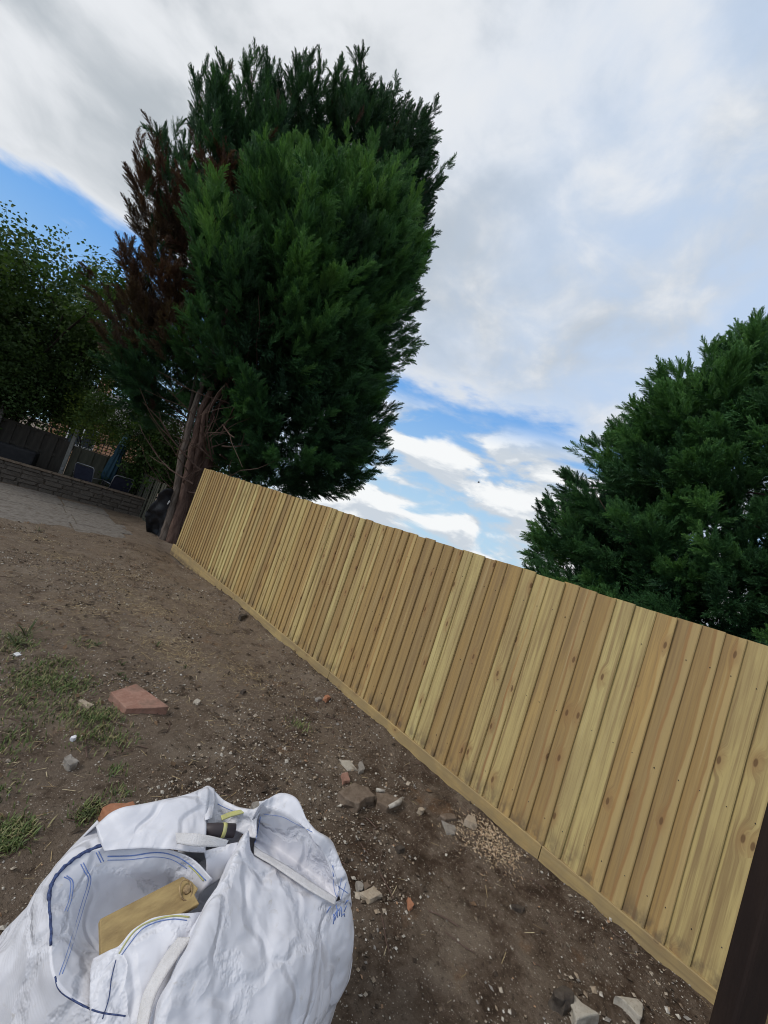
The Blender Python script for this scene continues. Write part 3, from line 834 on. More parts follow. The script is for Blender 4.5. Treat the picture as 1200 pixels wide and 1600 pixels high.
def plume(k, nfr=32, spread=0.36):
    """a leylandii spray about 1 m long along +Z: fine feathery fronds set round a stem"""
    r = random.Random(100 + k); V = []; F = []; L = []
    def blade(a, b, w_, lv):
        d = b - a; n = np.cross(d, np.array([r.uniform(-1, 1), r.uniform(-1, 1), r.uniform(-1, 1)])); n /= np.linalg.norm(n) + 1e-9
        i = len(V); V.extend([tuple(a - n * w_ * .5), tuple(a + n * w_ * .5), tuple(b)])
        F.append((i, i + 1, i + 2)); L.append(lv)
    blade(np.zeros(3), np.array([0, 0, 1.0]), 0.02, 0.0)
    for j in range(nfr):
        t = (j + r.random()) / nfr; z = 0.02 + 0.9 * t
        az = j * 2.4 + r.uniform(-.5, .5); ln = spread * (1 - t) ** 0.65 * r.uniform(0.55, 1.35) + 0.10
        el_ = R_(r.uniform(30, 62)) + t * 0.4
        d = np.array([math.cos(az) * math.cos(el_), math.sin(az) * math.cos(el_), math.sin(el_)])
        side = np.cross(d, [0, 0, 1.0]); side /= np.linalg.norm(side) + 1e-9
        side = side * math.cos(0.6) + np.cross(side, d) * math.sin(0.6) * r.choice([-1, 1])
        p0 = np.array([r.gauss(0, .02), r.gauss(0, .02), z]); nb = 9; lvf = r.random()
        blade(p0, p0 + d * ln, 0.022, lvf * .6)
        for b in range(nb):
            u = (b + .6) / nb; bl = ln * 0.36 * (1 - u * .7) + .02
            for sgn in (-1, 1):
                bd = d * 0.80 + side * sgn * 0.58 + np.array([0, 0, .10]) + np.array([r.uniform(-.25, .25) for _ in range(3)])
                a0 = p0 + d * ln * u
                blade(a0, a0 + bd * bl, 0.023, float(np.clip(lvf * .6 + u * .45, 0, 1)))
    b1, b2 = r.uniform(-.42, .42), r.uniform(-.42, .42); dr = abs(b1) + abs(b2)
    V = [(x + b1 * z * z, y + b2 * z * z, z - .22 * dr * z * z) for x, y, z in V]
    return V, F, L


def twig(k, n=15, leaf=0.105):
    r = random.Random(300 + k); V = []; F = []; L = []
    for j in range(n):
        t = j / n; p = np.array([r.gauss(0, .05), r.gauss(0, .05), t * .55])
        az = j * 2.4 + r.uniform(-.6, .6); el_ = r.uniform(-.5, .7)
        d = np.array([math.cos(az) * math.cos(el_), math.sin(az) * math.cos(el_), math.sin(el_)])
        p = p + d * r.uniform(.02, .10)
        s = np.cross(d, [r.uniform(-.6, .6), r.uniform(-.6, .6), 1.0]); s /= np.linalg.norm(s) + 1e-9
        l = leaf * r.uniform(.7, 1.25); w_ = l * .34; i = len(V)
        dn = np.array([0, 0, -l * .15])
        V.extend([tuple(p), tuple(p + d * l * .45 + s * w_), tuple(p + d * l + dn), tuple(p + d * l * .45 - s * w_)])
        F.append((i, i + 1, i + 2, i + 3)); L.append(r.random())
    # stem
    i = len(V); V.extend([(0.004, 0, 0), (-0.004, 0, 0), (0, 0, .55)]); F.append((i, i + 1, i + 2)); L.append(0)
    return V, F, L


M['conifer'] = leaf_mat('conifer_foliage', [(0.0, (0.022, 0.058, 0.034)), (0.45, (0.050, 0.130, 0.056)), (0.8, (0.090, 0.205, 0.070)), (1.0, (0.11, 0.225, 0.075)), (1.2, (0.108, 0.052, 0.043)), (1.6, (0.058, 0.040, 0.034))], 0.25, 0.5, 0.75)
M['leaf'] = leaf_mat('broad_leaf', [(0.0, (0.030, 0.060, 0.020)), (0.5, (0.055, 0.100, 0.028)), (1.0, (0.13, 0.175, 0.035))], 0.28)


def proto_collection(name, items, mat):
    c = bpy.data.collections.new(name)
    for k, (V, F, L) in enumerate(items):
        o = bpy.data.objects.new('%s_%02d' % (name, k), proto(name, V, F, L, mat)); c.objects.link(o)
    return c


PC = proto_collection('conifer_spray', [plume(k) for k in range(9)], M['conifer'])
LC = proto_collection('leafy_twig', [twig(k) for k in range(4)], M['leaf'])


def gn_group(coll):
    g = bpy.data.node_groups.new('scatter_' + coll.name, 'GeometryNodeTree')
    g.interface.new_socket('Geometry', in_out='INPUT', socket_type='NodeSocketGeometry')
    g.interface.new_socket('Geometry', in_out='OUTPUT', socket_type='NodeSocketGeometry')
    n = g.nodes; l = g.links
    gi = n.new('NodeGroupInput'); go = n.new('NodeGroupOutput')
    ci = n.new('GeometryNodeCollectionInfo'); ci.inputs[0].default_value = coll
    ci.inputs['Separate Children'].default_value = True; ci.inputs['Reset Children'].default_value = True
    ip = n.new('GeometryNodeInstanceOnPoints'); ip.inputs['Pick Instance'].default_value = True
    def na(name, typ):
        a = n.new('GeometryNodeInputNamedAttribute'); a.data_type = typ; a.inputs['Name'].default_value = name
        return [s for s in a.outputs if s.enabled][0]
    l.new(gi.outputs[0], ip.inputs['Points']); l.new(ci.outputs[0], ip.inputs['Instance'])
    l.new(na('vi', 'INT'), ip.inputs['Instance Index'])
    l.new(na('rot', 'FLOAT_VECTOR'), ip.inputs['Rotation']); l.new(na('scl', 'FLOAT_VECTOR'), ip.inputs['Scale'])
    l.new(ip.outputs[0], go.inputs[0])
    return g


GPC, GLC = gn_group(PC), gn_group(LC)


def crown(name, P, Dr, scl, tint, grp, nvar, parent):
    """P points (world), Dr growing directions, one instanced spray on each"""
    P = np.asarray(P); n = len(P); me = bpy.data.meshes.new(name)
    loc = np.array(parent.location)
    me.from_pydata((P - loc).tolist(), [], [])
    rot = np.zeros((n, 3)); roll = rng.random(n) * 6.28
    Dn = Dr / np.linalg.norm(Dr, axis=1, keepdims=True)
    for i in range(n):
        e = (Vector(Dn[i]).to_track_quat('Z', 'Y').to_matrix() @ Matrix.Rotation(roll[i], 3, 'Z')).to_euler()
        rot[i] = e
    a = me.attributes.new('rot', 'FLOAT_VECTOR', 'POINT'); a.data.foreach_set('vector', rot.astype('f').ravel())
    a = me.attributes.new('scl', 'FLOAT_VECTOR', 'POINT'); a.data.foreach_set('vector', np.asarray(scl, 'f').ravel())
    a = me.attributes.new('tint', 'FLOAT', 'POINT'); a.data.foreach_set('value', np.asarray(tint, 'f'))
    a = me.attributes.new('vi', 'INT', 'POINT'); a.data.foreach_set('value', rng.integers(0, nvar, n).astype('i'))
    o = bpy.data.objects.new(name, me); COL.objects.link(o); o.parent = parent
    o['kind'] = 'stuff'; md = o.modifiers.new('sprays', 'NODES'); md.node_group = grp
    return o


def bough_crown(poly, y0, depth, nb, per, seed, updir, length=(0.8, 1.6), shrink=0.82, inner=900, droop=0.0, size=(.34, .56), drop=0.0):
    """crown of separate boughs: each a ragged cone of sprays that leaves the body of the tree outwards and upwards"""
    poly = np.array(poly, float); r = np.random.default_rng(seed)
    pc_ = (poly.min(0) + poly.max(0)) / 2; poly = pc_ + (poly - pc_) * shrink; poly[:, 1] -= drop
    z0, z1 = poly[:, 1].min(), poly[:, 1].max(); wmax = (poly[:, 0].max() - poly[:, 0].min()) / 2
    def span(z):
        xs_ = []
        for i in range(len(poly)):
            a, b = poly[i], poly[(i + 1) % len(poly)]
            if (a[1] - z) * (b[1] - z) < 0: xs_.append(a[0] + (z - a[1]) / (b[1] - a[1]) * (b[0] - a[0]))
        return (min(xs_), max(xs_)) if len(xs_) >= 2 else None
    P, Dv, S, T, Q = [], [], [], [], []
    def site():
        while True:
            z = r.uniform(z0, z1); s_ = span(z)
            if s_ is None: continue
            w_ = (s_[1] - s_[0]) / 2
            if r.random() > (w_ + .25) / (wmax + .25): continue
            ph = r.uniform(0, 6.2832)
            if math.sin(ph) > .35 and r.random() < .55: continue
            return z, s_, w_, ph
    for b in range(nb):
        z, s_, w_, ph = site()
        dd = min(w_, depth); tz = (z - z0) / (z1 - z0); u = updir(tz)
        rad = float(np.clip(0.86 + 0.12 * r.normal(), .6, 1.0))
        c = np.array([(s_[0] + s_[1]) / 2 + w_ * rad * math.cos(ph), y0 + dd * rad * math.sin(ph), z])
        ax = np.array([math.cos(ph), math.sin(ph), 0.]) * (1 - .62 * u) + np.array([0, 0, 1.35 * u - droop]) + r.normal(0, .16, 3)
        ax /= np.linalg.norm(ax); L = r.uniform(*length) * (1.25 if r.random() < .16 and tz > .35 else 1.0)
        tb_ = r.normal(0, .16); wdt = r.uniform(.20, .34)
        base = c - ax * L * .55
        for k in range(per):
            t = r.random() ** .8; rv = r.normal(0, 1, 3); rv -= ax * rv.dot(ax); rv /= np.linalg.norm(rv) + 1e-9
            rr_ = L * wdt * (1.02 - t) * math.sqrt(r.random()) + .02
            P.append(base + ax * L * t + rv * rr_); Dv.append(ax + rv * r.uniform(.25, .8) * (1.1 - .6 * t) + r.normal(0, .14, 3))
            sz = r.uniform(*size) * (1.1 - .25 * t); S.append((sz * .85, sz * .85, sz * r.uniform(1.0, 1.4)))
            T.append(tb_ + .30 * (t - .5)); Q.append((rad, tz, ph))
    for k in range(inner):
        z, s_, w_, ph = site(); rad = r.uniform(.3, .78); dd = min(w_, depth)
        P.append(((s_[0] + s_[1]) / 2 + w_ * rad * math.cos(ph), y0 + dd * rad * math.sin(ph), z)); Dv.append(np.array([math.cos(ph), math.sin(ph), .6]) + r.normal(0, .3, 3))
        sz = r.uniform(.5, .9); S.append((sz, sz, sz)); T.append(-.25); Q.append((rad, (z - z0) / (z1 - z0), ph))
    return np.array(P), np.array(Dv), np.array(S), np.array(T), np.array(Q)


def limb(mb, p, d, L, r0, depth, tips, rr_, seg=5, curve=.25):
    pts = [p]; q = np.array(p, float); dd = np.array(d, float); dd /= np.linalg.norm(dd)
    for i in range(seg):
        dd = dd + np.array([rr_.gauss(0, curve * .4), rr_.gauss(0, curve * .4), rr_.gauss(0.03, curve * .25)]); dd /= np.linalg.norm(dd)
        q = q + dd * L / seg; pts.append(q.copy())
    mb.tube(pts, [r0 * (1 - .55 * i / seg) for i in range(seg + 1)], 6 if r0 > .02 else 4)
    tips.append(pts[-1])
    if depth > 0:
        for k in range(rr_.choice([2, 3, 3])):
            b = pts[rr_.randint(2, seg)]
            nd = dd + np.array([rr_.gauss(0, .7), rr_.gauss(0, .7), rr_.gauss(.1, .4)])
            limb(mb, b, nd, L * rr_.uniform(.55, .8), r0 * .5, depth - 1, tips, rr_, 4, curve)


# --- front conifer: the big bright one over the fence end
YF = 9.3
pxf = [(330, 740), (300, 640), (272, 560), (262, 480), (262, 400), (285, 310), (330, 250), (420, 228), (500, 212), (570, 225), (615, 290), (640, 350), (638, 430), (622, 520), (602, 600), (580, 680), (555, 750), (520, 800), (455, 800), (380, 790)]
polyf = [(aty(px, py, YF)[0], aty(px, py, YF)[2]) for px, py in pxf]
tf = empty('conifer_tree', (*at(265, 846)[:2], 0)); tag(tf, 'big bright green conifer with bare stems at the far end of the fence', 'tree')
P, Dv, S, T_, Q = bough_crown(polyf, YF, 2.0, 300, 30, 5, lambda t: 0.16 + 0.80 * t, (0.8, 1.7), 0.87, 1300, size=(.24, .42), drop=.15)
cl = vnoise(P * 0.8, 8) * .6 + vnoise(P * 2.0, 9) * .4
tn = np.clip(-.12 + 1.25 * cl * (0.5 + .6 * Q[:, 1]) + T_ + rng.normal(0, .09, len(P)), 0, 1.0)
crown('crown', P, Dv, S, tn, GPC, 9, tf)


def stem(pxs, y, rad, mat, parent, name='trunk', top=None):
    pts = [aty(px, py, y_) for (px, py), y_ in zip(pxs, y)]
    if top is not None: pts.append(np.array(top))
    rr_ = np.linspace(rad, rad * .55, len(pts)); rr_[0] *= 1.35
    # subdivide with a little wander
    q = []; rq = []
    for i in range(len(pts) - 1):
        for t in np.linspace(0, 1, 5)[:-1]:
            q.append(pts[i] * (1 - t) + pts[i + 1] * t + rng.normal(0, .008, 3)); rq.append(rr_[i] * (1 - t) + rr_[i + 1] * t)
    q.append(pts[-1]); rq.append(rr_[-1])
    loc = np.array(parent.location); mb = MB(); mb.tube([a - loc for a in q], rq, 10)
    return mb.build(name, mat, parent, True)


yb = float(at(258, 846)[1])
stem([(255, 850), (262, 820), (276, 766), (285, 707), (294, 677), (305, 630)], [yb, yb, yb + .05, yb + .1, yb + .1, yb + .15], .098, M['bark_a'], tf, top=(2.6, 9.3, 7.5))
stem([(268, 852), (275, 815), (285, 782), (294, 737), (300, 700), (315, 640)], [yb - .15, yb - .12, yb - .1, yb - .05, yb, yb + .1], .105, M['bark_b'], tf, top=(3.4, 9.2, 8.0))
stem([(278, 830), (288, 790), (297, 754), (309, 707), (321, 649)], [yb, yb, yb - .03, yb - .05, yb], .08, M['bark_b'], tf, top=(4.0, 9.3, 7.5))
stem([(262, 846), (270, 800), (281, 750), (290, 690), (296, 640)], [yb + .3, yb + .3, yb + .25, yb + .3, yb + .3], .06, M['bark_d'], tf, top=(2.2, 9.6, 6.5))
stem([(284, 836), (296, 790), (306, 745), (320, 690), (336, 640)], [yb + .25, yb + .2, yb + .2, yb + .2, yb + .2], .065, M['bark_b'], tf, top=(4.6, 9.5, 6.5))
mb = MB(); rq = random.Random(4); loc = np.array(tf.location)
for k in range(70):
    z = rq.uniform(1.2, 6.0); a = rq.uniform(.6, 5.2)
    p = np.array([3.0 + z * .09 + rq.uniform(-.15, .25), 9.0 + rq.uniform(-.1, .4), z]); L = rq.uniform(.5, 1.4)
    d = np.array([math.cos(a), math.sin(a) * .8, rq.uniform(.0, .8)])
    limb(mb, p - loc, d, L, rq.uniform(.010, .024), 1, [], rq, 4, .35)
o = mb.build('bare_branches', M['deadtwig'], tf); o['kind'] = 'stuff'

# --- taller conifer behind it, dark, with dead brown foliage down its left side
YB = 11.3
pxb = [(200, 680), (135, 610), (118, 500), (124, 420), (140, 330), (180, 250), (250, 190), (330, 130), (400, 115), (470, 112), (540, 128), (600, 150), (640, 200), (668, 270), (660, 350), (640, 480), (560, 600), (400, 700), (300, 660)]
polyb = [(aty(px, py, YB)[0], aty(px, py, YB)[2]) for px, py in pxb]
tb = empty('conifer_tree', (3.9, YB, 0)); tag(tb, 'tall dark conifer with dead reddish brown foliage, behind the bright green one', 'tree')
P, Dv, S, T_, Q = bough_crown(polyb, YB, 1.8, 310, 26, 15, lambda t: 0.42 + 0.58 * t, (0.9, 2.0), 0.90, 1300, size=(.27, .46))
tn = np.clip(-.10 + .42 * vnoise(P * 0.8, 18) + .5 * T_ + rng.normal(0, .07, len(P)), 0, .5)
# dead zone: low left flank
xl = np.array([2.05 + 0.02 * z for z in P[:, 2]])
dz_ = np.clip((2.75 + .05 * P[:, 2] - P[:, 0]) / 1.0 + (vnoise(P * 1.1, 28) - .5) * 1.9, 0, 1) * np.clip((9.2 - P[:, 2]) / 1.5, 0, 1) * np.clip((P[:, 2] - 3.2) / .9, 0, 1)
dead = dz_ + .25 * rng.standard_normal(len(dz_)) > .50
tn[dead] = 1.2 + .45 * np.clip(vnoise(P[dead] * 1.4, 29) * 1.3 - .1 + .3 * rng.standard_normal(dead.sum()) * .5 + np.clip((6.5 - P[dead][:, 2]) / 4, 0, .6), 0, 1)
# leading shoots round the top
xs_top = [(322, 85), (300, 150), (262, 185), (205, 205), (190, 265), (345, 110), (385, 105), (428, 78), (440, 90), (480, 105), (515, 112), (565, 105), (600, 120), (628, 130), (655, 175), (668, 240), (350, 150), (410, 120), (460, 120), (540, 140), (230, 240), (280, 210), (165, 320), (168, 420)]
PE = []; DE = []; SE = []
for (px, py) in [q_ for q_ in xs_top if q_ not in ((165, 320), (168, 420), (205, 205), (190, 265), (215, 250), (230, 240))]:
    tip = aty(px, py, YB + rng.uniform(-.8, .4)); lean = np.array([(tip[0] - 3.2) * .10, rng.uniform(-.05, .05), 1.0])
    for k in range(9 if px > 290 else 4):
        L = 0.42 + .13 * k
        PE.append(tip - lean / np.linalg.norm(lean) * (k * .26 + .62 + .1 * rng.random()) + rng.normal(0, .03 + .03 * k, 3)); DE.append(lean + rng.normal(0, .10 + .035 * k, 3)); s_ = rng.uniform(.38, .55) + .05 * k; SE.append((s_ * .85, s_ * .85, s_ * 1.45))
P = np.vstack([P, PE]); Dv = np.vstack([Dv, DE]); S = np.vstack([S, SE]); tn = np.concatenate([tn, np.clip(.0 + .22 * rng.random(len(PE)), 0, 1)])
crown('crown', P, Dv, S, tn, GPC, 9, tb)
for k, (bx, by) in enumerate([(3.7, 11.2), (4.1, 11.5), (3.95, 10.9)]):
    mb = MB(); loc = np.array(tb.location)
    pts = [np.array([bx + .05 * math.sin(i + k) + .03 * i * (k - 1), by, i * 1.0 - .05]) - loc for i in range(12)]
    mb.tube(pts, list(np.linspace(.13, .03, 12)), 9); mb.build('trunk', M['bark_b'], tb, True)
mb = MB(); rq = random.Random(9)
for k in range(60):
    z = rq.uniform(0.8, 7.5); a = rq.uniform(0, 6.28)
    p = np.array([3.9 + rq.uniform(-.2, .2), 11.2 + rq.uniform(-.3, .2), z]); L = rq.uniform(.6, 1.5)
    limb(mb, p - loc, np.array([math.cos(a), math.sin(a), rq.uniform(.1, .9)]), L, rq.uniform(.010, .025), 1, [], rq, 4, .35)
o = mb.build('bare_branches', M['deadtwig'], tb); o['kind'] = 'stuff'

# --- conifer on the right, behind the fence
XR = 9.7
pr = [(1.0, 3.7), (2.0, 4.0), (3.0, 4.15), (4.0, 4.0), (5.2, 3.55), (6.2, 3.0), (7.2, 2.3), (8.0, 1.45), (8.7, .6), (9.1, .1)]
polyr = [(-0.1 - r_, z_ - .45) for z_, r_ in pr] + [(-0.1 + r_, z_ - .45) for z_, r_ in reversed(pr)]
trr = empty('conifer_tree', (XR, -0.1, 0)); tag(trr, 'broad dense dark green conifer rising behind the near part of the fence', 'tree')
P, Dv, S, T_, Q = bough_crown(polyr, 0, 3.0, 520, 26, 25, lambda t: 0.22 + 0.50 * t, (0.5, 1.0), 0.95, 2200, .05, (.19, .34))
def turn(A): return np.stack([A[:, 1], A[:, 0], A[:, 2]], -1)
P = turn(P); Dv = turn(Dv); P[:, 0] = XR + P[:, 0]
P[:, 0] = 2 * XR - P[:, 0] if P[:, 0].mean() > XR + .05 else P[:, 0]
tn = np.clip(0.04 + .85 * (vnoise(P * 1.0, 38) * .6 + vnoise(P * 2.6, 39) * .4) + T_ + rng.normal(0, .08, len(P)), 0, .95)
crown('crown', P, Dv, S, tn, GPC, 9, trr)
mb = MB(); loc = np.array(trr.location)
mb.tube([np.array([XR + .04 * math.sin(i), -0.1, i * .9 - .05]) - loc for i in range(10)], list(np.linspace(.24, .05, 10)), 10); mb.build('trunk', M['bark_b'], trr, True)
mb = MB(); rq = random.Random(19)
for k in range(50):
    z = rq.uniform(1.2, 7); a = rq.uniform(0, 6.28)
    limb(mb, np.array([0, 0, z]), np.array([math.cos(a), math.sin(a), rq.uniform(.1, .7)]), rq.uniform(1.2, 3.0) * (1 - z / 12), rq.uniform(.015, .035), 1, [], rq, 4, .3)
o = mb.build('branches', M['bark_b'], trr); o['kind'] = 'stuff'


# --- broad-leaved trees and shrubs beyond the back fence
def leafy(name, label, loc, limbs, height, spread, n_cl, per, tints, seed, trunk_r, cl_r=.45, lo=.25, size=(.7, 1.2), extra=None, group=None):
    rq = random.Random(seed); r = np.random.default_rng(seed)
    t = empty(name, loc); tag(t, label, 'tree' if 'tree' in name else 'shrub', group)
    tips = []
    for k in range(limbs):
        mb = MB(); a = 6.28 * k / limbs + rq.uniform(-.4, .4)
        limb(mb, np.array([.06 * math.cos(a), .06 * math.sin(a), -.05]), np.array([math.cos(a) * spread * .12, math.sin(a) * spread * .12, 1.0]), height * .5, trunk_r * rq.uniform(.7, 1.1), 2, tips, rq, 6, .16)
        mb.build('trunk', M['bark_d'], t, True)
    C = [np.array(p) for p in tips if height * lo < p[2] < height]
    while len(C) < n_cl:
        ph = rq.uniform(0, 6.28); zt = rq.uniform(lo, 1.0); rad = spread * math.sqrt(max(.05, 1 - ((zt - .58) / .55) ** 2)) * math.sqrt(rq.random())
        C.append(np.array([rad * math.cos(ph), rad * math.sin(ph), zt * height]))
    if extra: C += [np.array(e) - np.array(loc) for e in extra]
    P = np.vstack([c + r.normal(0, cl_r, (per, 3)) * [1, 1, .75] for c in C])
    P = P[P[:, 2] > .25]
    Dv = r.normal(0, .7, P.shape) + np.array([0, 0, .35])
    s = r.uniform(*size, len(P)); S = np.stack([s, s, s], -1)
    tn = np.clip(tints[0] + (tints[1] - tints[0]) * vnoise(P * 1.2 + seed, seed) + r.normal(0, .08, len(P)), 0, 1)
    crown('crown', P + np.array(loc), Dv, S, tn, GLC, 4, t)
    return t


bg_g = 'broad-leaved trees beyond the back fence'
leafy('broadleaf_tree', 'spreading broad-leaved tree beyond the dark fence at far left', (-2.0, 16.2, 0), 3, 5.5, 2.7, 80, 40, (.0, .5), 51, .11, .36, .2, group=bg_g)
leafy('broadleaf_tree', 'loose airy broad-leaved tree against the blue sky, left of the dead brown foliage', (0.25, 16.6, 0), 4, 6.7, 1.8, 62, 34, (.0, .6), 52, .09, .36, .22, group=bg_g)
leafy('broadleaf_tree', 'slim many-stemmed tree right beside the bare conifer stems', tuple(aty(243, 745, 13.2)[:2]) + (0,), 5, 4.6, 1.25, 60, 26, (.05, .65), 53, .05, .36, .30, (.55, .9), group=bg_g)
leafy('leafy_shrub', 'yellow green leafy shrub hanging over the trellis fence', (1.9, 15.6, 0), 3, 3.1, 1.0, 20, 30, (.3, 1.0), 54, .04, .30, .58, (.6, .95))
leafy('leafy_shrub', 'dark dense shrub overhanging the top of the dark fence', (-0.6, 15.6, 0), 4, 3.4, 1.7, 60, 60, (.0, .35), 55, .05, .36, .52, (.6, 1.0))
leafy('leafy_shrub', 'low green shrub between the slatted side fence and the slim tree', (3.95, 13.4, 0), 3, 2.3, .8, 24, 40, (.1, .7), 56, .03, .28, .2, (.5, .8))

# --- black sheeting and a white pole at the foot of the conifer
bs = empty('black_sheeting', (*at(243, 838)[:2], 0)); tag(bs, 'crumpled black plastic sheeting hung at the foot of the conifer stems', 'plastic sheet')
rows = [[(228, 800), (236, 790), (248, 772), (262, 762), (276, 772)], [(228, 812), (238, 806), (250, 795), (264, 790), (274, 795)], [(228, 824), (240, 822), (252, 822), (262, 822), (268, 822)], [(230, 833), (240, 836), (250, 842), (258, 846), (263, 846)]]
G0 = np.array([[aty(px, py, float(at(px, [833, 836, 842, 846, 846][j])[1]) - .12 * (1 - i / 3)) for j, (px, py) in enumerate(rw)] for i, rw in enumerate(rows)])


def catmull(G, nu, nv):
    """interpolate a grid of control points (rows x cols x 3) to a fine grid"""
    def one(A, n):
        m = len(A); T = np.linspace(0, m - 1 - 1e-6, n); i = np.floor(T).astype(int); t = (T - i)
        t = t.reshape((-1,) + (1,) * (A.ndim - 1))
        g = lambda k: A[np.clip(k, 0, m - 1)]
        p0 = np.where((i == 0).reshape(t.shape), 2 * g(i) - g(i + 1), g(i - 1)); p1 = g(i); p2 = g(i + 1)
        p3 = np.where((i + 2 > m - 1).reshape(t.shape), 2 * p2 - p1, g(i + 2))
        return 0.5 * (2 * p1 + (p2 - p0) * t + (2 * p0 - 5 * p1 + 4 * p2 - p3) * t * t + (3 * p1 - p0 - 3 * p2 + p3) * t ** 3)
    A = one(np.asarray(G, float), nu)
    return np.swapaxes(one(np.swapaxes(A, 0, 1), nv), 0, 1)


def grid_faces(nu, nv):
    i = np.arange(nu * nv).reshape(nu, nv)
    return np.stack([i[:-1, :-1], i[:-1, 1:], i[1:, 1:], i[1:, :-1]], -1).reshape(-1, 4)


def normals_of(Gd):
    a = np.gradient(Gd, axis=0); b = np.gradient(Gd, axis=1); n = np.cross(a, b)
    return n / (np.linalg.norm(n, axis=-1, keepdims=True) + 1e-9)


A_ = catmull(G0, 24, 30); A_ = A_ + normals_of(A_) * (0.20 * fbm(A_ * 6, 4, 77))[..., None]
o = mesh_obj('sheet', A_.reshape(-1, 3) - np.array(bs.location), grid_faces(24, 30), M['blacksheet'], bs, True)
sm = o.modifiers.new('thick', 'SOLIDIFY'); sm.thickness = .004
wpz = [at(236, 826, .02), aty(265, 783, float(at(240, 834)[1]) - .80)]
po = empty('white_pole', wpz[0]); tag(po, 'thin white pole leaning on the black sheeting by the conifer', 'pole')
MB().tube([(0, 0, 0), (wpz[1] - wpz[0]) * .40], .013, 8).build('lower_end', M['blacksheet'], po, True)
MB().tube([(wpz[1] - wpz[0]) * .36, (wpz[1] - wpz[0])], .0145, 8).build('shaft', M['whitepole'], po, True)

# ------------------------------------------------------------------ builder's bag
BC = np.array([0.83, 0.86, 0.0])
bag = empty('rubble_bag', BC); tag(bag, "slumped white builder's bulk bag half full of offcuts in the foreground", 'bag')
BVH_V = []; BVH_F = []


def cp(p): return at(*p)


def drop(rowpts, inward=0.06, z=0.0):
    out = []
    for p in rowpts:
        q = np.array(p); c = BC + (q - BC) * np.array([1, 1, 0]); q = BC + (c - BC) * (1 - inward); q[2] = z; out.append(q)
    return out


def crumple(Gd, amp, seed, pin=False):
    n = normals_of(Gd)
    if pin: n = n * np.clip(np.linspace(0, 1, Gd.shape[0]) / .2, 0, 1)[:, None, None]
    # sharp straight creases: folded triangle waves in random directions, each only in its own patches
    rc = np.random.default_rng(seed); r1 = 0
    Wp = Gd + 0.035 * np.stack([fbm(Gd * 5 + seed + q, 2, seed + q) for q in range(3)], -1)
    for j in range(11):
        d = rc.normal(0, 1, 3); d /= np.linalg.norm(d); fq = rc.uniform(3.0, 9.5)
        tri = np.abs((Wp @ d * fq + rc.random()) % 1.0 - .5) * 2 - .5
        r1 = r1 + tri * np.clip(vnoise(Gd * 3.4 + j * 7.7, seed + j) * 2.6 - 1.0, 0, 1) * (3.6 / fq)
    for j in range(26):
        d = rc.normal(0, 1, 3); d /= np.linalg.norm(d); fq = rc.uniform(9.0, 20.0)
        tri = np.abs((Wp @ d * fq + rc.random()) % 1.0 - .5) * 2 - .5
        r1 = r1 + tri * np.clip(vnoise(Gd * 6.5 + j * 5.3, seed + 40 + j) * 3.0 - 1.75, 0, 1) * (4.2 / fq)
    r2 = 1 - np.abs(fbm(Gd * np.array([11., 11., 9.]) + seed, 2, seed + 5)) * 5.0
    r3 = fbm(Gd * 3.2 + seed, 2, seed + 9)
    return Gd + n * (amp * (2.1 * r1 + 0.22 * r2 + 3.0 * r3))[..., None]


def sheet(name, rows, nu, nv, amp=.006, seed=1, mat='bag', thick=.003, pin=False, parent=None):
    Gd = catmull(np.array(rows), nu, nv)
    C = crumple(Gd, amp, seed, pin)
    o = mesh_obj(name, C.reshape(-1, 3) - BC, grid_faces(nu, nv), M[mat], parent or bag, True)
    m = o.modifiers.new('thick', 'SOLIDIFY'); m.thickness = thick; m.offset = 0
    base = sum(len(v) for v in BVH_V)
    BVH_V.append(C.reshape(-1, 3)); BVH_F.append(grid_faces(nu, nv) + base)
    return o


# body: closed lumpy sack the panels hang on
nphi, V, F = 48, [], []
prof = [(1.0, 0.0), (1.07, .08), (1.06, .2), (1.0, .32), (.88, .40), (.72, .42), (.55, .36), (.3, .33), (0.02, .32)]
for (rs, z) in prof:
    for k in range(nphi):
        a = 2 * math.pi * k / nphi
        sq = 1 / (abs(math.cos(a - .35)) ** 4 + abs(math.sin(a - .35)) ** 4) ** .25
        rad = .30 * rs * sq * (1 + .05 * math.sin(3 * a + z * 9))
        V.append((rad * math.cos(a), rad * math.sin(a), z))
for i in range(len(prof) - 1):
    for k in range(nphi):
        k2 = (k + 1) % nphi; F.append((i * nphi + k, i * nphi + k2, (i + 1) * nphi + k2, (i + 1) * nphi + k))
F.append(tuple((len(prof) - 1) * nphi + k for k in range(nphi)))
mesh_obj('body', V, F, M['bag'], bag, True)

L0 = [(172, 1316, .560), (120, 1340, .545), (80, 1383, .52), (79, 1450, .505), (86, 1528, .485), (140, 1578, .47), (215, 1612, .455)]
L1 = [(158, 1302, .540), (104, 1342, .505), (60, 1400, .46), (42, 1470, .43), (42, 1555, .405), (90, 1650, .39), (180, 1710, .375)]
L2 = [(146, 1294, .46), (98, 1346, .39), (48, 1412, .31), (0, 1470, .23), (-45, 1560, .25), (20, 1740, .25), (140, 1850, .24)]
r0, r1, r2 = [cp(p) for p in L0], [cp(p) for p in L1], [cp(p) for p in L2]
sheet('side_panel', [r0, r1, r2, drop(r2, .02, .1), drop(r2, .10, 0)], 90, 100, .006, 3, pin=True)

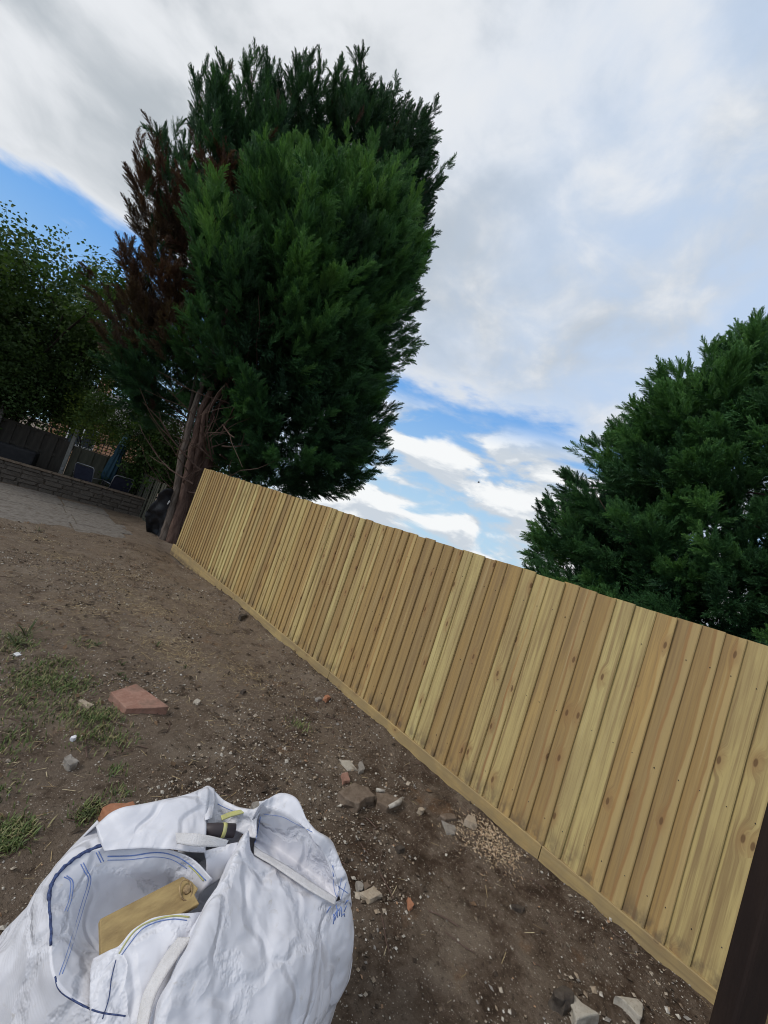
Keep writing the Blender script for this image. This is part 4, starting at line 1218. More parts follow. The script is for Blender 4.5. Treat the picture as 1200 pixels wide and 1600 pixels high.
R0 = [(374, 1312, .565), (347, 1362, .535), (312, 1432, .515), (277, 1500, .50), (246, 1560, .485), (222, 1640, .455)]
R1 = [(388, 1297, .60), (366, 1345, .61), (334, 1420, .605), (298, 1490, .585), (264, 1560, .56), (236, 1640, .53)]
R2 = [(397, 1332, .565), (412, 1392, .560), (398, 1455, .545), (372, 1520, .53), (345, 1580, .51), (320, 1660, .48)]
R3 = [(450, 1365, .54), (470, 1420, .525), (466, 1480, .505), (450, 1540, .475), (430, 1600, .44), (410, 1680, .41)]
R4 = [(518, 1408, .52), (524, 1450, .465), (522, 1500, .41), (508, 1560, .36), (488, 1620, .30), (470, 1700, .25)]
R5 = [(541, 1420, .45), (548, 1455, .38), (544, 1505, .30), (528, 1560, .22), (510, 1610, .15), (494, 1680, .08)]
rr5 = [cp(p) for p in R5]
sheet('front_panel', [[cp(p) for p in q] for q in (R0, R1, R2, R3, R4)] + [rr5, drop(rr5, .10, 0)], 130, 110, .007, 11)

H0 = [(406, 1256, .66), (438, 1266, .668), (468, 1283, .66), (500, 1322, .62), (518, 1358, .58), (530, 1398, .535)]
H1 = [(400, 1302, .535), (433, 1322, .525), (466, 1346, .515), (497, 1370, .51), (513, 1388, .51), (526, 1405, .515)]
H2 = [(396, 1324, .55), (430, 1347, .54), (464, 1370, .535), (495, 1390, .53), (510, 1400, .527), (524, 1410, .52)]
sheet('turned_panel', [[cp(p) for p in q] for q in (H0, H1, H2)], 30, 40, .0025, 21)
C0 = [(402, 1262, .655), (420, 1247, .67), (441, 1242, .675), (462, 1256, .67), (485, 1300, .645), (517, 1322, .61), (540, 1372, .55), (548, 1418, .46)]
C1 = [(406, 1258, .66), (424, 1262, .662), (440, 1268, .664), (462, 1281, .66), (492, 1314, .63), (510, 1345, .59), (522, 1376, .555), (533, 1410, .515)]
c0 = [cp(p) for p in C0]
c_mid = [np.array([p[0] + .03, p[1] + .05, p[2] - .22]) for p in c0]
sheet('rear_flap', [drop(c_mid, .03, 0), c_mid, c0, [cp(p) for p in C1]], 40, 50, .004, 31)

D1 = [(143, 1293, .545), (182, 1264, .59), (230, 1255, .603), (278, 1245, .612), (323, 1233, .622)]
D2 = [(154, 1312, .560), (198, 1291, .585), (236, 1287, .597), (281, 1283, .603), (322, 1280, .603)]
D3 = [(163, 1331, .556), (206, 1327, .568), (242, 1327, .573), (285, 1330, .574), (321, 1332, .570)]
d1 = [cp(p) for p in D1]; dm = [np.array([p[0] - .01, p[1] + .07, p[2] - .22]) for p in d1]
sheet('back_flap', [drop(dm, .02, 0), dm, d1, [cp(p) for p in D2], [cp(p) for p in D3]], 44, 40, .0035, 41)
T1 = [(317, 1231, .626), (325, 1228, .63), (335, 1233, .626)]; T2 = [(319, 1250, .612), (327, 1249, .620), (336, 1252, .612)]; T3 = [(320, 1282, .606), (326, 1280, .61), (331, 1278, .604)]
sheet('corner_tab', [[cp(p) for p in q] for q in (T1, T2, T3)], 12, 10, .001, 44)
E1 = [(330, 1234, .61), (346, 1254, .59), (370, 1268, .585), (394, 1270, .60), (410, 1257, .64)]
E2 = [(326, 1262, .585), (345, 1272, .570), (366, 1282, .565), (388, 1288, .575), (402, 1282, .605)]
E3 = [(322, 1288, .555), (342, 1288, .548), (366, 1298, .552), (390, 1308, .56), (402, 1310, .57)]
e1 = [cp(p) for p in E1]; em = [np.array([p[0], p[1] + .07, p[2] - .25]) for p in e1]
sheet('rear_panel', [drop(em, .02, 0), em, e1, [cp(p) for p in E2], [cp(p) for p in E3]], 36, 30, .003, 51)

I0 = [(215, 1612, .455), (140, 1578, .470), (86, 1528, .485), (79, 1450, .505), (80, 1383, .520), (120, 1340, .545), (170, 1322, .560), (215, 1324, .566), (262, 1327, .568), (302, 1343, .558), (332, 1374, .545)]
I1 = [(222, 1570, .45), (160, 1545, .455), (112, 1512, .46), (106, 1450, .475), (116, 1400, .49), (146, 1366, .512), (178, 1352, .52), (215, 1352, .522), (258, 1356, .515), (290, 1372, .503), (316, 1395, .495)]
I2 = [(228, 1530, .43), (190, 1515, .425), (150, 1495, .42), (142, 1455, .42), (152, 1425, .42), (175, 1405, .43), (200, 1392, .44), (230, 1384, .445), (262, 1386, .44), (286, 1398, .43), (306, 1414, .42)]
I3 = [(240, 1490, .39), (225, 1485, .385), (210, 1470, .38), (205, 1455, .38), (208, 1445, .38), (215, 1435, .38), (225, 1428, .385), (240, 1425, .39), (258, 1425, .39), (272, 1430, .39), (280, 1440, .39)]
sheet('inner_lining', [[cp(p) for p in q] for q in (I0, I1, I2, I3)], 46, 90, .004, 61, pin=True)
N0 = [(146, 1500, .470), (186, 1484, .500), (207, 1455, .522), (238, 1435, .535), (272, 1429, .545), (300, 1428, .535), (330, 1424, .50)]
N1 = [(142, 1530, .475), (182, 1518, .495), (222, 1495, .505), (252, 1475, .512), (280, 1462, .522), (300, 1452, .515), (322, 1450, .49)]
N2 = [(140, 1570, .472), (180, 1570, .478), (212, 1555, .482), (240, 1530, .49), (262, 1510, .495), (282, 1492, .49), (302, 1490, .47)]
N3 = [(150, 1660, .44), (180, 1650, .45), (205, 1640, .455), (225, 1620, .46), (240, 1600, .465), (255, 1590, .46), (275, 1590, .44)]
sheet('folded_flap', [[cp(p) for p in q] for q in (N0, N1, N2, N3)], 50, 50, .0055, 71)
# lining side under that flap so it is not a loose card
# webbing bands
def band(name, pts_a, pts_b, mat='web', seed=81, amp=.0015, nv=40):
    return sheet(name, [[cp(p) for p in pts_a], [cp(p) for p in pts_b]], 6, nv, amp, seed, mat, .004)
band('lifting_loop', [(397, 1322, .563), (430, 1342, .555), (465, 1365, .55), (498, 1386, .543), (526, 1403, .532)], [(398, 1333, .568), (428, 1353, .560), (462, 1377, .556), (496, 1398, .548), (524, 1413, .535)])
band('lifting_loop', [(274, 1302, .612), (300, 1302, .622), (330, 1306, .622), (357, 1313, .606)], [(276, 1318, .602), (302, 1322, .606), (328, 1323, .60), (352, 1322, .592)], seed=82)
band('lifting_loop', [(278, 1464, .536), (258, 1490, .528), (238, 1525, .515), (222, 1560, .503), (212, 1610, .49)], [(300, 1464, .546), (276, 1498, .538), (256, 1530, .526), (240, 1565, .512), (230, 1612, .50)], seed=83)
bvh = BVHTree.FromPolygons([tuple(p) for p in np.vstack(BVH_V)], [tuple(int(i) for i in f_) for f_ in np.vstack(BVH_F)])


def stitch(name, pxs, rad, mat, n=40, lift=.002, flat=1.0):
    A = np.array(pxs, float)[:, None, :]; A = np.concatenate([A, np.zeros_like(A[..., :1])], -1)
    Q_ = catmull(A, n, 1)[:, 0, :2]; pts = []
    for (px, py) in Q_:
        r = ray(px, py); h = bvh.ray_cast(Vector((0, 0, EYE)), Vector(r).normalized())
        if h[0] is None: continue
        p = np.array(h[0]) - r / np.linalg.norm(r) * lift
        if pts and np.linalg.norm(p - pts[-1]) > .09: 
            if len(pts) < 6: pts = []
            else: break
        pts.append(p)
    if len(pts) < 3: return
    MB().tube([p - BC for p in pts], rad, 6, flat=flat).build(name, M[mat], bag, True)


hp = catmull(np.array(r0)[:, None, :], 60, 1)[:34, 0]; hp[:, 2] += .002
MB().tube([p - BC + np.array([0, 0, .002 * math.sin(i * 1.9)]) for i, p in enumerate(hp)], [.0048 + .0012 * math.sin(i * 2.3) if i < 24 else .0030 for i in range(34)], 7).build('hem', M['navy'], bag, True)
stitch('hem', [(86, 1526), (92, 1545), (110, 1560), (150, 1580), (196, 1588)], .0018, 'navy', 50, .001)
stitch('stitching', [(168, 1338), (205, 1337), (245, 1332), (275, 1338), (300, 1354), (322, 1376)], .0016, 'blue')
stitch('stitching', [(168, 1344), (205, 1343), (240, 1339), (268, 1343), (292, 1357)], .0010, 'blue')
stitch('stitching', [(295, 1352), (306, 1362), (318, 1376)], .0024, 'yellow', 20)
stitch('stitching', [(126, 1350), (132, 1362), (138, 1376), (128, 1410), (116, 1450), (104, 1490), (92, 1524)], .0011, 'blue')
stitch('stitching', [(130, 1348), (136, 1360), (142, 1376), (133, 1410), (121, 1450), (109, 1490), (97, 1522)], .0011, 'blue')
stitch('stitching', [(100, 1370), (110, 1378), (108, 1404), (101, 1424)], .0011, 'blue')
stitch('stitching', [(104, 1368), (114, 1378), (112, 1404), (105, 1424)], .0012, 'blue')
stitch('stitching', [(154, 1330), (158, 1338), (162, 1346)], .0011, 'blue', 14)
stitch('stitching', [(150, 1332), (154, 1340), (158, 1348)], .0011, 'blue', 14)
stitch('stitching', [(190, 1492), (206, 1470), (222, 1452), (244, 1441), (270, 1436), (292, 1438)], .0011, 'blue')
stitch('stitching', [(186, 1490), (204, 1462), (222, 1446), (246, 1436), (272, 1431), (296, 1433)], .0018, 'yellow')
stitch('stitching', [(407, 1276), (403, 1296), (398, 1318)], .0018, 'blue', 20)
stitch('stitching', [(412, 1272), (440, 1276), (462, 1287), (488, 1300)], .0011, 'blue', 30)
stitch('stitching', [(181, 1500), (174, 1530), (170, 1560), (160, 1592)], .0012, 'navy', 30)
stitch('stitching', [(520, 1352), (522, 1385), (526, 1400), (534, 1415)], .0018, 'blue', 20)
stitch('stitching', [(534, 1372), (527, 1402)], .0011, 'blue', 14)
stitch('stitching', [(541, 1378), (532, 1408)], .0011, 'blue', 14)
stitch('stitching', [(524, 1382), (544, 1396)], .0011, 'blue', 14)
stitch('stitching', [(340, 1256), (352, 1262), (366, 1268)], .0011, 'blue', 14)
# knot of blue thread at the right corner
kq = cp((533, 1412, .545)); mb = MB(); rq = random.Random(2)
for k in range(11):
    a = np.array([rq.gauss(0, .010), rq.gauss(0, .010), rq.gauss(0, .012)]); b2 = a + np.array([rq.gauss(0, .010), rq.gauss(0, .010), -.02])
    mb.tube([kq - BC + a, kq - BC + (a + b2) / 2 + np.array([0, 0, .006]), kq - BC + b2], .0017, 5)
mb.build('thread_knot', M['blue'], bag, True)
U1 = [(318, 1330, .563), (340, 1324, .566), (360, 1318, .572), (372, 1316, .575)]; U2 = [(322, 1352, .54), (338, 1346, .545), (354, 1340, .55), (366, 1338, .555)]; U3 = [(318, 1392, .49), (328, 1384, .492), (338, 1378, .5), (350, 1370, .51)]
sheet('inner_fold', [[cp(p) for p in q] for q in (U1, U2, U3)], 16, 16, .002, 91)
# yellow trim glimpsed at the back
band('trim', [(345, 1275, .60), (360, 1269, .60), (384, 1264, .605)], [(347, 1282, .597), (362, 1276, .597), (386, 1269, .602)], 'yellow', 85, .0005, 16)

# offcut of fence board lying in the bag
ob = empty('timber_offcut', cp((225, 1425, .47))); tag(ob, 'short pale timber offcut with a knotted broken end lying in the white bag', 'timber')
bc = np.array(ob.location)
pa, pb2, pc, pd = cp((156, 1436, .505)), cp((286, 1369, .535)), cp((312, 1412, .53)), cp((158, 1500, .475))
tp = [pa, cp((222, 1402, .52)), pb2, cp((300, 1377, .535)), cp((310, 1388, .535)), cp((304, 1398, .533)), pc, cp((235, 1455, .505)), pd]
nrm = np.cross(pb2 - pa, pd - pa); nrm /= np.linalg.norm(nrm); nrm = nrm if nrm[2] > 0 else -nrm
nn = len(tp); V = [tuple(p - bc) for p in tp] + [tuple(p - nrm * .02 - bc) for p in tp]
F = [tuple(range(nn))[::-1], tuple(range(nn, 2 * nn))] + [(i, (i + 1) % nn, nn + (i + 1) % nn, nn + i) for i in range(nn)]
o = mesh_obj('plank', V, F, M['offcut'], ob); bevel(o, .002)
kc = cp((290, 1391, .5345)) - bc
ax = (pb2 - pa) / np.linalg.norm(pb2 - pa); ay = np.cross(nrm, ax)
mb = MB(); ring = [kc + nrm * .0015 + ax * .016 * math.cos(a) + ay * .026 * math.sin(a) for a in np.linspace(0, 6.283, 18)]
mb.tube(ring, .0022, 5); mb.build('knot_ring', M['endgrain'], ob, True)
mb = MB(); mb.tube([kc + ax * .004, kc + ax * .004 + nrm * .0035], [.012, .009], 12); mb.build('knot', M['endgrain'], ob, True)
# dark object with a yellow band, poking from under the strap
pi_ = empty('plastic_bottle', cp((342, 1296, .575))); tag(pi_, 'dark plastic bottle with a yellow band half hidden under the bag strap', 'bottle')
a_, b2_ = cp((318, 1296, .585)), cp((366, 1298, .58)); bc = np.array(pi_.location)
MB().tube([a_ - bc, a_ * .6 + b2_ * .4 - bc, b2_ - bc], [.016, .020, .020], 12).build('body', M['pipe'], pi_, True)
MB().tube([a_ * .42 + b2_ * .58 - bc, a_ * .30 + b2_ * .70 - bc], .0212, 12).build('band', M['yellow'], pi_, True)

# ------------------------------------------------------------------ stones and slabs lying about
def slab_px(name, poly, h, mat, label, cat, group=None, base=1.06, tilt=None, rough=.004, cap=None):
    """stone with the given top outline (photo pixels) at height h above the soil"""
    c0 = atg(np.mean([p[0] for p in poly]), np.mean([p[1] for p in poly]), h)
    g0 = c0[2] - h
    tops = [at(px, py, g0 + h + (tilt[i] if tilt else 0)) for i, (px, py) in enumerate(poly)]
    c = np.mean(tops, axis=0); c[2] = g0
    o = empty(name, c); 
    bm = bmesh.new(); r = random.Random(sum(map(ord, label)))
    def densify(P_):
        out = []
        for i in range(len(P_)):
            a, b = P_[i], P_[(i + 1) % len(P_)]
            out += [a, a * .62 + b * .38 + np.array([r.gauss(0, rough), r.gauss(0, rough), r.gauss(0, rough * .4)])]
        return out
    T = densify([t_ - c for t_ in tops]); n = len(T)
    tv = [bm.verts.new(t_) for t_ in T]
    mv = [bm.verts.new((t_[0] * (1 + (base - 1) * .5) + r.gauss(0, rough), t_[1] * (1 + (base - 1) * .5) + r.gauss(0, rough), t_[2] * .45)) for t_ in T]
    bv_ = [bm.verts.new((t_[0] * base + r.gauss(0, rough), t_[1] * base + r.gauss(0, rough), -.025)) for t_ in T]
    cv = bm.verts.new(np.mean(T, axis=0) + np.array([0, 0, rough * r.uniform(-.3, 1.2)]))
    for i in range(n):
        j = (i + 1) % n
        bm.faces.new((tv[i], tv[j], cv)); bm.faces.new((mv[i], mv[j], tv[j], tv[i])); bm.faces.new((bv_[i], bv_[j], mv[j], mv[i]))
    bm.faces.new(bv_[::-1]); bmesh.ops.recalc_face_normals(bm, faces=bm.faces[:])
    me = bpy.data.meshes.new(name); bm.to_mesh(me); bm.free(); me.materials.append(M[mat])
    bpy.data.objects.remove(o)
    o = bpy.data.objects.new(name, me); COL.objects.link(o); o.location = c.tolist()
    m = o.modifiers.new('bevel', 'BEVEL'); m.width = min(.006, h * .12); m.segments = 2; m.limit_method = 'ANGLE'; m.angle_limit = R_(28)
    tag(o, label, cat, group); return o


sg = 'loose stones lying on the soil'
slab_px('paving_slab', [(173, 1081), (213, 1068), (265, 1104), (198, 1107)], .045, 'red_slab', 'square red concrete paving slab lying flat on the bare soil', 'slab', base=1.0, rough=.003)
slab_px('stone_tile', [(100, 1183), (111, 1177), (124, 1188), (109, 1196)], .03, 'grey_stone', 'small square grey stone tile on the soil below the grass patch', 'stone', sg)
slab_px('stone', [(123, 1095), (131, 1092), (148, 1101), (139, 1107)], .02, 'tan_stone', 'small flat tan stone in the grass left of the red slab', 'stone', sg)
slab_px('stone', [(529, 1186), (547, 1188), (559, 1203), (543, 1201)], .012, 'pale_stone', 'flat pale tan stone beyond the two broken concrete lumps', 'stone', sg)
slab_px('stone', [(561, 1190), (566, 1189), (571, 1201), (562, 1205)], .025, 'grey_stone', 'narrow grey stone touching the flat pale tan one', 'stone', sg)
slab_px('stone', [(534, 1208), (544, 1206), (548, 1219), (536, 1220)], .025, 'red_slab', 'small dull red stone between the pale flat stone and concrete lumps', 'stone', sg)
slab_px('concrete_lump', [(529, 1236), (540, 1229), (553, 1222), (577, 1230), (588, 1243), (572, 1246), (562, 1254), (541, 1247)], .06, 'brown_stone', 'broken brown concrete lump, the left of the touching pair', 'stone', sg, 1.02, rough=.006)
slab_px('concrete_lump', [(588, 1235), (600, 1237), (627, 1248), (624, 1254), (607, 1261), (590, 1253)], .042, 'brown_stone', 'flat concrete lump with a whitish mortar rim, right of the pair', 'stone', sg, 1.0, rough=.004)
rim = [at(px, py, .045) for px, py in ((588, 1234), (601, 1236))]
rim2 = [at(px, py, z) for px, py, z in ((628, 1248, .036), (623, 1254, .036), (608, 1261, .034))]
lump = [o for o in COL.objects if o.get('label', '').startswith('flat concrete lump')][0]
for rq_ in (rim, rim2):
    MB().tube([p - np.array(lump.location) for p in rq_], [.012, .017, .012][:len(rq_)] if len(rq_) > 2 else [.012, .010], 7).build('mortar_rim', M['mortar'], lump, True)
slab_px('stone', [(653, 1263), (660, 1261), (664, 1264), (660, 1267)], .025, 'tan_stone', 'small rounded tan stone right of the concrete lumps', 'stone', sg)
slab_px('stone', [(727, 1280), (732, 1272), (742, 1275), (746, 1289)], .014, 'tan_stone', 'flat triangular pinkish stone by the fence above the wood chips', 'stone', sg)
slab_px('stone', [(687, 1273), (705, 1270), (714, 1278), (697, 1279)], .01, 'brown_stone', 'flat brown stone sunk in the soil beside the fence', 'stone', sg)
slab_px('stone', [(692, 1281), (711, 1290), (711, 1302), (698, 1300)], .01, 'grey_stone', 'flat greyish stone sunk in the soil left of the wood chips', 'stone', sg)
slab_px('stone', [(619, 1321), (627, 1319), (633, 1324), (624, 1328)], .025, 'dark_stone', 'small dark stone in open soil below the concrete lumps', 'stone', sg)
slab_px('stone', [(585, 1298), (591, 1297), (593, 1301), (588, 1303)], .012, 'tan_stone', 'tiny yellowish stone right of the bag flap', 'stone', sg)
slab_px('stone', [(557, 1376), (566, 1378), (568, 1388), (560, 1389)], .02, 'grey_stone', 'oblong grey stone upright beside the bag corner', 'stone', sg)
slab_px('stone', [(567, 1380), (575, 1377), (580, 1384), (570, 1391)], .015, 'brown_stone', 'brownish stone between the oblong grey and broad tan stones', 'stone', sg)
slab_px('stone', [(562, 1394), (585, 1384), (597, 1396), (577, 1405)], .02, 'tan_stone', 'broad flat tan stone right of the bag corner', 'stone', sg)
slab_px('stone', [(393, 1255), (402, 1251), (414, 1255), (412, 1263), (398, 1264)], .04, 'grey_stone', 'rounded grey brown stone peeping out behind the bag', 'stone', sg)
slab_px('stone', [(637, 1400), (642, 1402), (648, 1413), (640, 1421)], .02, 'orange_brick', 'small upright brownish orange shard in front of the fence', 'stone', sg)
slab_px('stone', [(798, 1413), (808, 1412), (821, 1417), (818, 1421), (803, 1418)], .02, 'dark_stone', 'slim dark stone near the fence foot, right of the shard', 'stone', sg)
slab_px('stone', [(884, 1553), (898, 1553), (938, 1584), (901, 1592)], .05, 'pale_stone', 'pale broken stone with a dark face at the bottom edge', 'stone', sg, 1.0, rough=.006)
slab_px('stone', [(866, 1545), (880, 1538), (898, 1550), (884, 1560), (868, 1558)], .06, 'dark_stone', 'blackened lump behind the pale broken stone', 'stone', sg, rough=.008)
slab_px('stone', [(961, 1555), (997, 1560), (1005, 1568), (1004, 1590), (984, 1572)], .035, 'pale_stone', 'pale rounded triangular stone at bottom right below the fence', 'stone', sg, rough=.003)
slab_px('brick_fragment', [(160, 1261), (185, 1254), (209, 1251), (214, 1262), (200, 1275), (168, 1275)], .05, 'orange_brick', 'orange brick fragment half hidden behind the white bag', 'brick', rough=.006)
slab_px('brick_fragment', [(507, 1087), (512, 1085), (517, 1089), (511, 1091)], .02, 'orange_brick', 'tiny orange brick crumb near the fence foot', 'brick')
slab_px('stone', [(493, 1090), (500, 1088), (504, 1091), (497, 1093)], .018, 'grey_stone', 'small grey stone beside the tiny orange brick crumb', 'stone', sg)
slab_px('stone', [(303, 1095), (308, 1091), (314, 1094), (309, 1099)], .02, 'pale_stone', 'small round whitish pebble right of the red slab', 'stone', sg)
slab_px('stone', [(376, 1079), (381, 1076), (385, 1079), (380, 1082)], .025, 'dark_stone', 'small dark clod up the garden right of the red slab', 'stone', sg)
slab_px('stone', [(374, 960), (385, 958), (387, 961), (377, 963)], .03, 'dark_stone', 'small dark clod close to the fence foot further up', 'stone', sg)
slab_px('litter', [(20, 1021), (32, 1018), (34, 1023), (25, 1025)], .012, 'litter', 'scrap of white litter by the weeds at far left', 'litter')
slab_px('litter', [(112, 1150), (118, 1148), (119, 1152), (114, 1154)], .012, 'litter', 'tiny scrap of white litter on the soil above the grey tile', 'litter')

# bird far up between the trees
bq = np.array([0, 0, EYE]) + ray(748, 754) / np.linalg.norm(ray(748, 754)) * 45
bd = empty('bird', bq, R_(40)); tag(bd, 'small dark bird flying in the blue gap between the conifers', 'bird')
v = [(0, .2, 0), (.035, .08, .02), (.04, -.05, .02), (0, -.22, .0), (-.04, -.05, .02), (-.035, .08, .02), (0, .05, -.04), (0, 0, .05)]
mesh_obj('body', v, [(0, 1, 7), (1, 2, 7), (2, 3, 7), (3, 4, 7), (4, 5, 7), (5, 0, 7), (1, 0, 6), (2, 1, 6), (3, 2, 6), (4, 3, 6), (5, 4, 6), (0, 5, 6)], M['bird'], bd)
for sx_ in (-1, 1):
    wv_ = [(sx_ * .03, .07, .02), (sx_ * .2, .1, .11), (sx_ * .38, .0, .06), (sx_ * .18, -.03, .09), (sx_ * .03, -.05, .02)]
    wv2 = [(a, b, c - .008) for a, b, c in wv_]
    mesh_obj('wing', wv_ + wv2, [(0, 1, 2, 3, 4), (9, 8, 7, 6, 5)] + [(i, (i + 1) % 5, 5 + (i + 1) % 5, 5 + i) for i in range(5)], M['bird'], bd)

# ------------------------------------------------------------------ litter of the ground: grit, clods, straw, twigs, grass, wood chips
def in_view_points(n, rmax, r, pw=1.0, bias=None):
    out = []
    while len(out) < n:
        m = n * 2
        d = rmax * r.random(m) ** pw + .55; a = r.uniform(R_(-8), R_(100), m)
        x = d * np.cos(a); y = d * np.sin(a)
        ok = (x < 2.97) & (x > -3.0) & (y > -.6) & (y < 8.6)
        ok &= ~((np.abs(x - BC[0]) < .36) & (np.abs(y - BC[1]) < .36))
        if bias is not None: ok &= r.random(m) < bias(x, y)
        out += list(zip(x[ok], y[ok]))
    return np.array(out[:n])


def scatter_mesh(name, XY, sizes, base_v, base_f, cols, mat, label, r, flat=.6, tilt=.5, sink=.2, stretch=None):
    n = len(XY); bv_ = np.array(base_v); nvb = len(bv_)
    a = r.uniform(0, 6.283, n); ca, sa = np.cos(a), np.sin(a)
    V = np.repeat(bv_[None], n, 0) * (1 + r.normal(0, .16, (n, nvb, 1)))
    V[..., 2] *= flat
    if stretch is not None: V[..., 0] *= stretch[:, None]
    t1, t2 = r.normal(0, tilt, n), r.normal(0, tilt, n)
    V[..., 2] += V[..., 0] * t1[:, None] * .6 + V[..., 1] * t2[:, None] * .6
    x = V[..., 0] * ca[:, None] - V[..., 1] * sa[:, None]; y = V[..., 0] * sa[:, None] + V[..., 1] * ca[:, None]
    s = sizes[:, None]
    W = np.stack([x * s + XY[:, :1], y * s + XY[:, 1:2], V[..., 2] * s + (gh(XY[:, 0], XY[:, 1]) + sizes * flat * (1 - sink) * .5)[:, None] + .003], -1).reshape(-1, 3)
    bf = np.array(base_f); Fc = (bf[None] + (np.arange(n) * nvb)[:, None, None]).reshape(-1, bf.shape[1])
    o = mesh_obj(name, W, Fc, M[mat])
    at_ = o.data.attributes.new('col', 'FLOAT_COLOR', 'POINT')
    C4 = np.concatenate([np.repeat(cols, nvb, 0), np.ones((n * nvb, 1))], 1).astype('f'); at_.data.foreach_set('color', C4.ravel())
    tag(o, label, kind='stuff'); return o


octv = [(1, 0, 0), (0, 1, 0), (-1, 0, 0), (0, -1, 0), (0, 0, 1), (0, 0, -1)]
octf = [(0, 1, 4), (1, 2, 4), (2, 3, 4), (3, 0, 4), (1, 0, 5), (2, 1, 5), (3, 2, 5), (0, 3, 5)]
r_ = np.random.default_rng(77)
clus = lambda x, y: np.clip(.10 + 2.6 * (vnoise(np.stack([x * 1.6, y * 1.6, 0 * x], -1), 91) * .7 + vnoise(np.stack([x * 4.6, y * 4.6, 0 * x], -1), 92) * .3 - .40), .05, 1)
XY = in_view_points(15000, 7.5, r_, .85, clus)
sz = np.clip(r_.lognormal(-5.45, .5, len(XY)), .0018, .018)
pal = np.array([(.50, .46, .40), (.42, .36, .29), (.33, .26, .19), (.27, .25, .23), (.58, .55, .50), (.38, .24, .15), (.20, .15, .11)])
scatter_mesh('gravel', XY, sz, octv, octf, pal[r_.choice(7, len(XY), p=[.22, .22, .2, .14, .08, .06, .08])], 'chips', 'pale grit and small stones strewn over the soil', r_)
XY = in_view_points(5200, 7.5, r_, .8, clus)
sz = np.clip(r_.lognormal(-5.05, .45, len(XY)), .003, .02)
pal2 = np.array([(.075, .055, .04), (.11, .083, .062), (.14, .108, .082), (.05, .037, .028)])
scatter_mesh('soil_clods', XY, sz, octv, octf, pal2[r_.integers(0, 4, len(XY))], 'chips', 'crumbly brown clods of soil', r_, .7)
# straw and dry stalks
flatv = [(-1, -.06, 0), (1, -.04, .03), (1, .04, .03), (-1, .06, 0)]; flatf = [(0, 1, 2, 3)]
SP = [(185, 925), (215, 945), (240, 955), (270, 1015), (300, 1030), (255, 1000), (330, 975), (150, 900), (90, 870), (60, 840), (210, 900), (380, 1050), (300, 940), (130, 950)]
cen = np.array([at(*p)[:2] for p in SP])
XY = np.vstack([np.vstack([c + r_.normal(0, .16, (260, 2)) for c in cen]), in_view_points(5200, 8, r_, .75, lambda x, y: np.clip((y - 1.2) / 3.2, .05, 1))])
XY = XY[XY[:, 0] < 2.95]
sz = r_.uniform(.008, .034, len(XY))
pal3 = np.array([(.50, .39, .22), (.42, .31, .17), (.33, .24, .14), (.55, .46, .30)])
scatter_mesh('straw', XY, sz, flatv, flatf, pal3[r_.integers(0, 4, len(XY))], 'chips', 'bits of dry straw and dead grass on the soil', r_, 1.0, .25, .9)
# twigs
mb = MB(); rq = random.Random(12)
tw = in_view_points(260, 7, r_, .8)
for (x, y) in tw:
    L = rq.uniform(.03, .17); a = rq.uniform(0, 6.28); z = gz(x, y) + .006
    pts = [np.array([x + (i - 1.5) * L / 3 * math.cos(a) + rq.gauss(0, .004), y + (i - 1.5) * L / 3 * math.sin(a) + rq.gauss(0, .004), z + rq.uniform(0, .006)]) for i in range(4)]
    mb.tube(pts, rq.uniform(.0012, .0035), 4)
o = mb.build('twigs', M['deadtwig']); tag(o, 'thin brown twigs scattered on the soil', kind='stuff')
# wood chips by the fence
c = at(768, 1325)[:2]
XY = np.vstack([c + r_.normal(0, 1, (900, 2)) * [.085, .10], c + np.array([-.08, .10]) + r_.normal(0, 1, (250, 2)) * .10]); XY = XY[XY[:, 0] < 2.94]
pal4 = np.array([(.50, .38, .25), (.60, .48, .34), (.40, .28, .18)])
scatter_mesh('wood_chips', XY, r_.uniform(.003, .0095, len(XY)), [(-1, -.4, 0), (1, -.35, .08), (1, .4, .05), (-1, .35, 0), (0, 0, .3)], [(0, 1, 4), (1, 2, 4), (2, 3, 4), (3, 0, 4)], pal4[r_.integers(0, 3, len(XY))], 'chips', 'pile of pale wood chips near the fence foot', r_, 1.0, .4, .6)
# dead leaves and dark scraps higher up
XY = in_view_points(900, 8, r_, .7, lambda x, y: np.clip((y - 1.5) / 3, .05, 1))
scatter_mesh('dead_leaves', XY, r_.uniform(.010, .032, len(XY)), [(-1, 0, 0), (-.2, -.45, .12), (1, 0, .1), (-.2, .45, .15)], [(0, 1, 2, 3)], np.array([(.10, .065, .04), (.16, .10, .06), (.05, .038, .028)])[r_.integers(0, 3, len(XY))], 'chips', 'dark dead leaves and scraps on the soil', r_, 1.0, .5, .5)

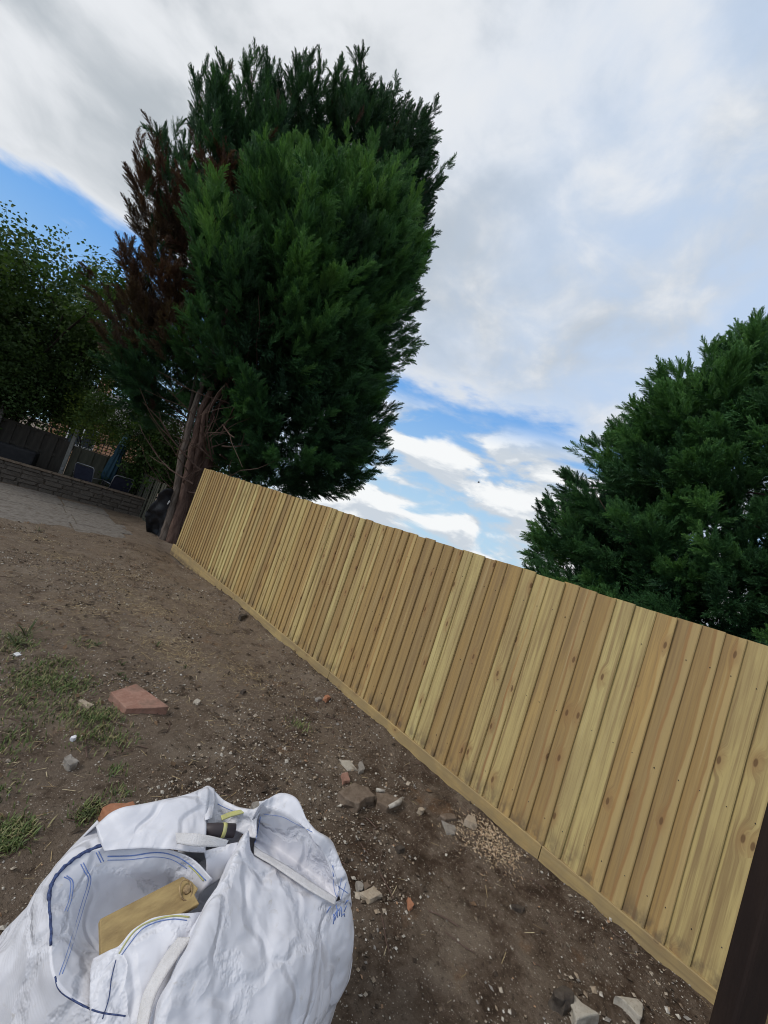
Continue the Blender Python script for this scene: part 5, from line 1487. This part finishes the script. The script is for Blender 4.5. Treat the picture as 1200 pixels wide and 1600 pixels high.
# grass tufts
def grass(name, cens, per, spread, hgt, pal, label):
    V = []; F = []; Cc = []
    for (c, wgt, k) in cens:
        n = int(per * wgt)
        for i in range(n):
            q = c + r_.normal(0, spread * k, 2); z = gz(q[0], q[1]) - .003
            h = hgt * r_.uniform(.4, 1.2); a = r_.uniform(0, 6.28); ln = r_.uniform(.3, 1.3) * h; wv_ = r_.uniform(.0016, .0036)
            dxy = np.array([math.cos(a), math.sin(a)]); sxy = np.array([-dxy[1], dxy[0]]) * wv_
            b = len(V); m = q + dxy * ln * .4; t_ = q + dxy * ln
            V += [(*(q - sxy), z), (*(q + sxy), z), (*(m + sxy), z + h * .7), (*(m - sxy), z + h * .7), (*t_, z + h)]
            F += [(b, b + 1, b + 2, b + 3), (b + 3, b + 2, b + 4)]
            cc = pal[r_.integers(0, len(pal))]; Cc += [cc] * 5
    o = mesh_obj(name, V, F, M['grassy'])
    at_ = o.data.attributes.new('col', 'FLOAT_COLOR', 'POINT'); at_.data.foreach_set('color', np.concatenate([np.array(Cc), np.ones((len(V), 1))], 1).astype('f').ravel())
    tag(o, label, kind='stuff')


mg, t_, p_ = new_mat('grass_blades'); t_.set(p_.inputs['Base Color'], attr(t_, 'col', 'GEOMETRY').outputs['Color']); p_.inputs['Roughness'].default_value = .7; M['grassy'] = mg
gp = [((60, 1065), 1.6, 1.0), ((90, 1070), 1.4, .9), ((120, 1072), 1.0, .8), ((90, 1040), .8, .8), ((45, 1050), 1, 1), ((30, 1090), 1, 1), ((140, 1130), 1.2, .8), ((155, 1125), 1.2, .7), ((110, 1110), .8, .9), ((175, 1160), .9, .7), ((15, 1160), 1, 1), ((60, 1120), .7, 1), ((0, 1320), 1.5, .5), ((15, 1310), 1.6, .5), ((135, 1275), .9, .35), ((125, 1160), .4, .5), ((175, 1215), .25, .4), ((180, 1250), .2, .4), ((30, 1010), .8, .8), ((20, 1000), .7, .8), ((465, 1135), .35, .5), ((130, 1005), .3, .5), ((0, 1240), .3, .5)]
pg = np.array([(.085, .125, .030), (.12, .16, .045), (.16, .18, .065), (.24, .21, .10), (.065, .095, .028)])
grass('grass', [(at(*p)[:2], wg, k) for p, wg, k in gp], 240, .095, .032, pg, 'thin green grass patches at the left of the soil')
# weeds: darker rosettes and stalks
mb = MB(); rq = random.Random(31)
for (px, py, n, L) in [(25, 1008, 16, .16), (40, 995, 8, .22), (190, 1040, 7, .07), (185, 1055, 6, .06), (245, 1010, 8, .08), (140, 1277, 12, .06), (195, 1062, 6, .05), (290, 1045, 5, .06), (60, 830, 9, .12), (150, 1010, 5, .08)]:
    c = atg(px, py)
    for k in range(n):
        a = rq.uniform(0, 6.28); e = rq.uniform(.15, .9); d = np.array([math.cos(a) * math.cos(e), math.sin(a) * math.cos(e), math.sin(e)])
        l = L * rq.uniform(.4, 1); mb.tube([c, c + d * l * .5 + [0, 0, .01], c + d * l], [.0025, .006, .001], 4, flat=.3)
m_weed = simple_mat('weed_leaf', (0.045, 0.060, 0.024), (0.075, 0.085, 0.035), 20, .8)
o = mb.build('weeds', m_weed); tag(o, 'dark low weeds and dead stalks on the soil', kind='stuff')
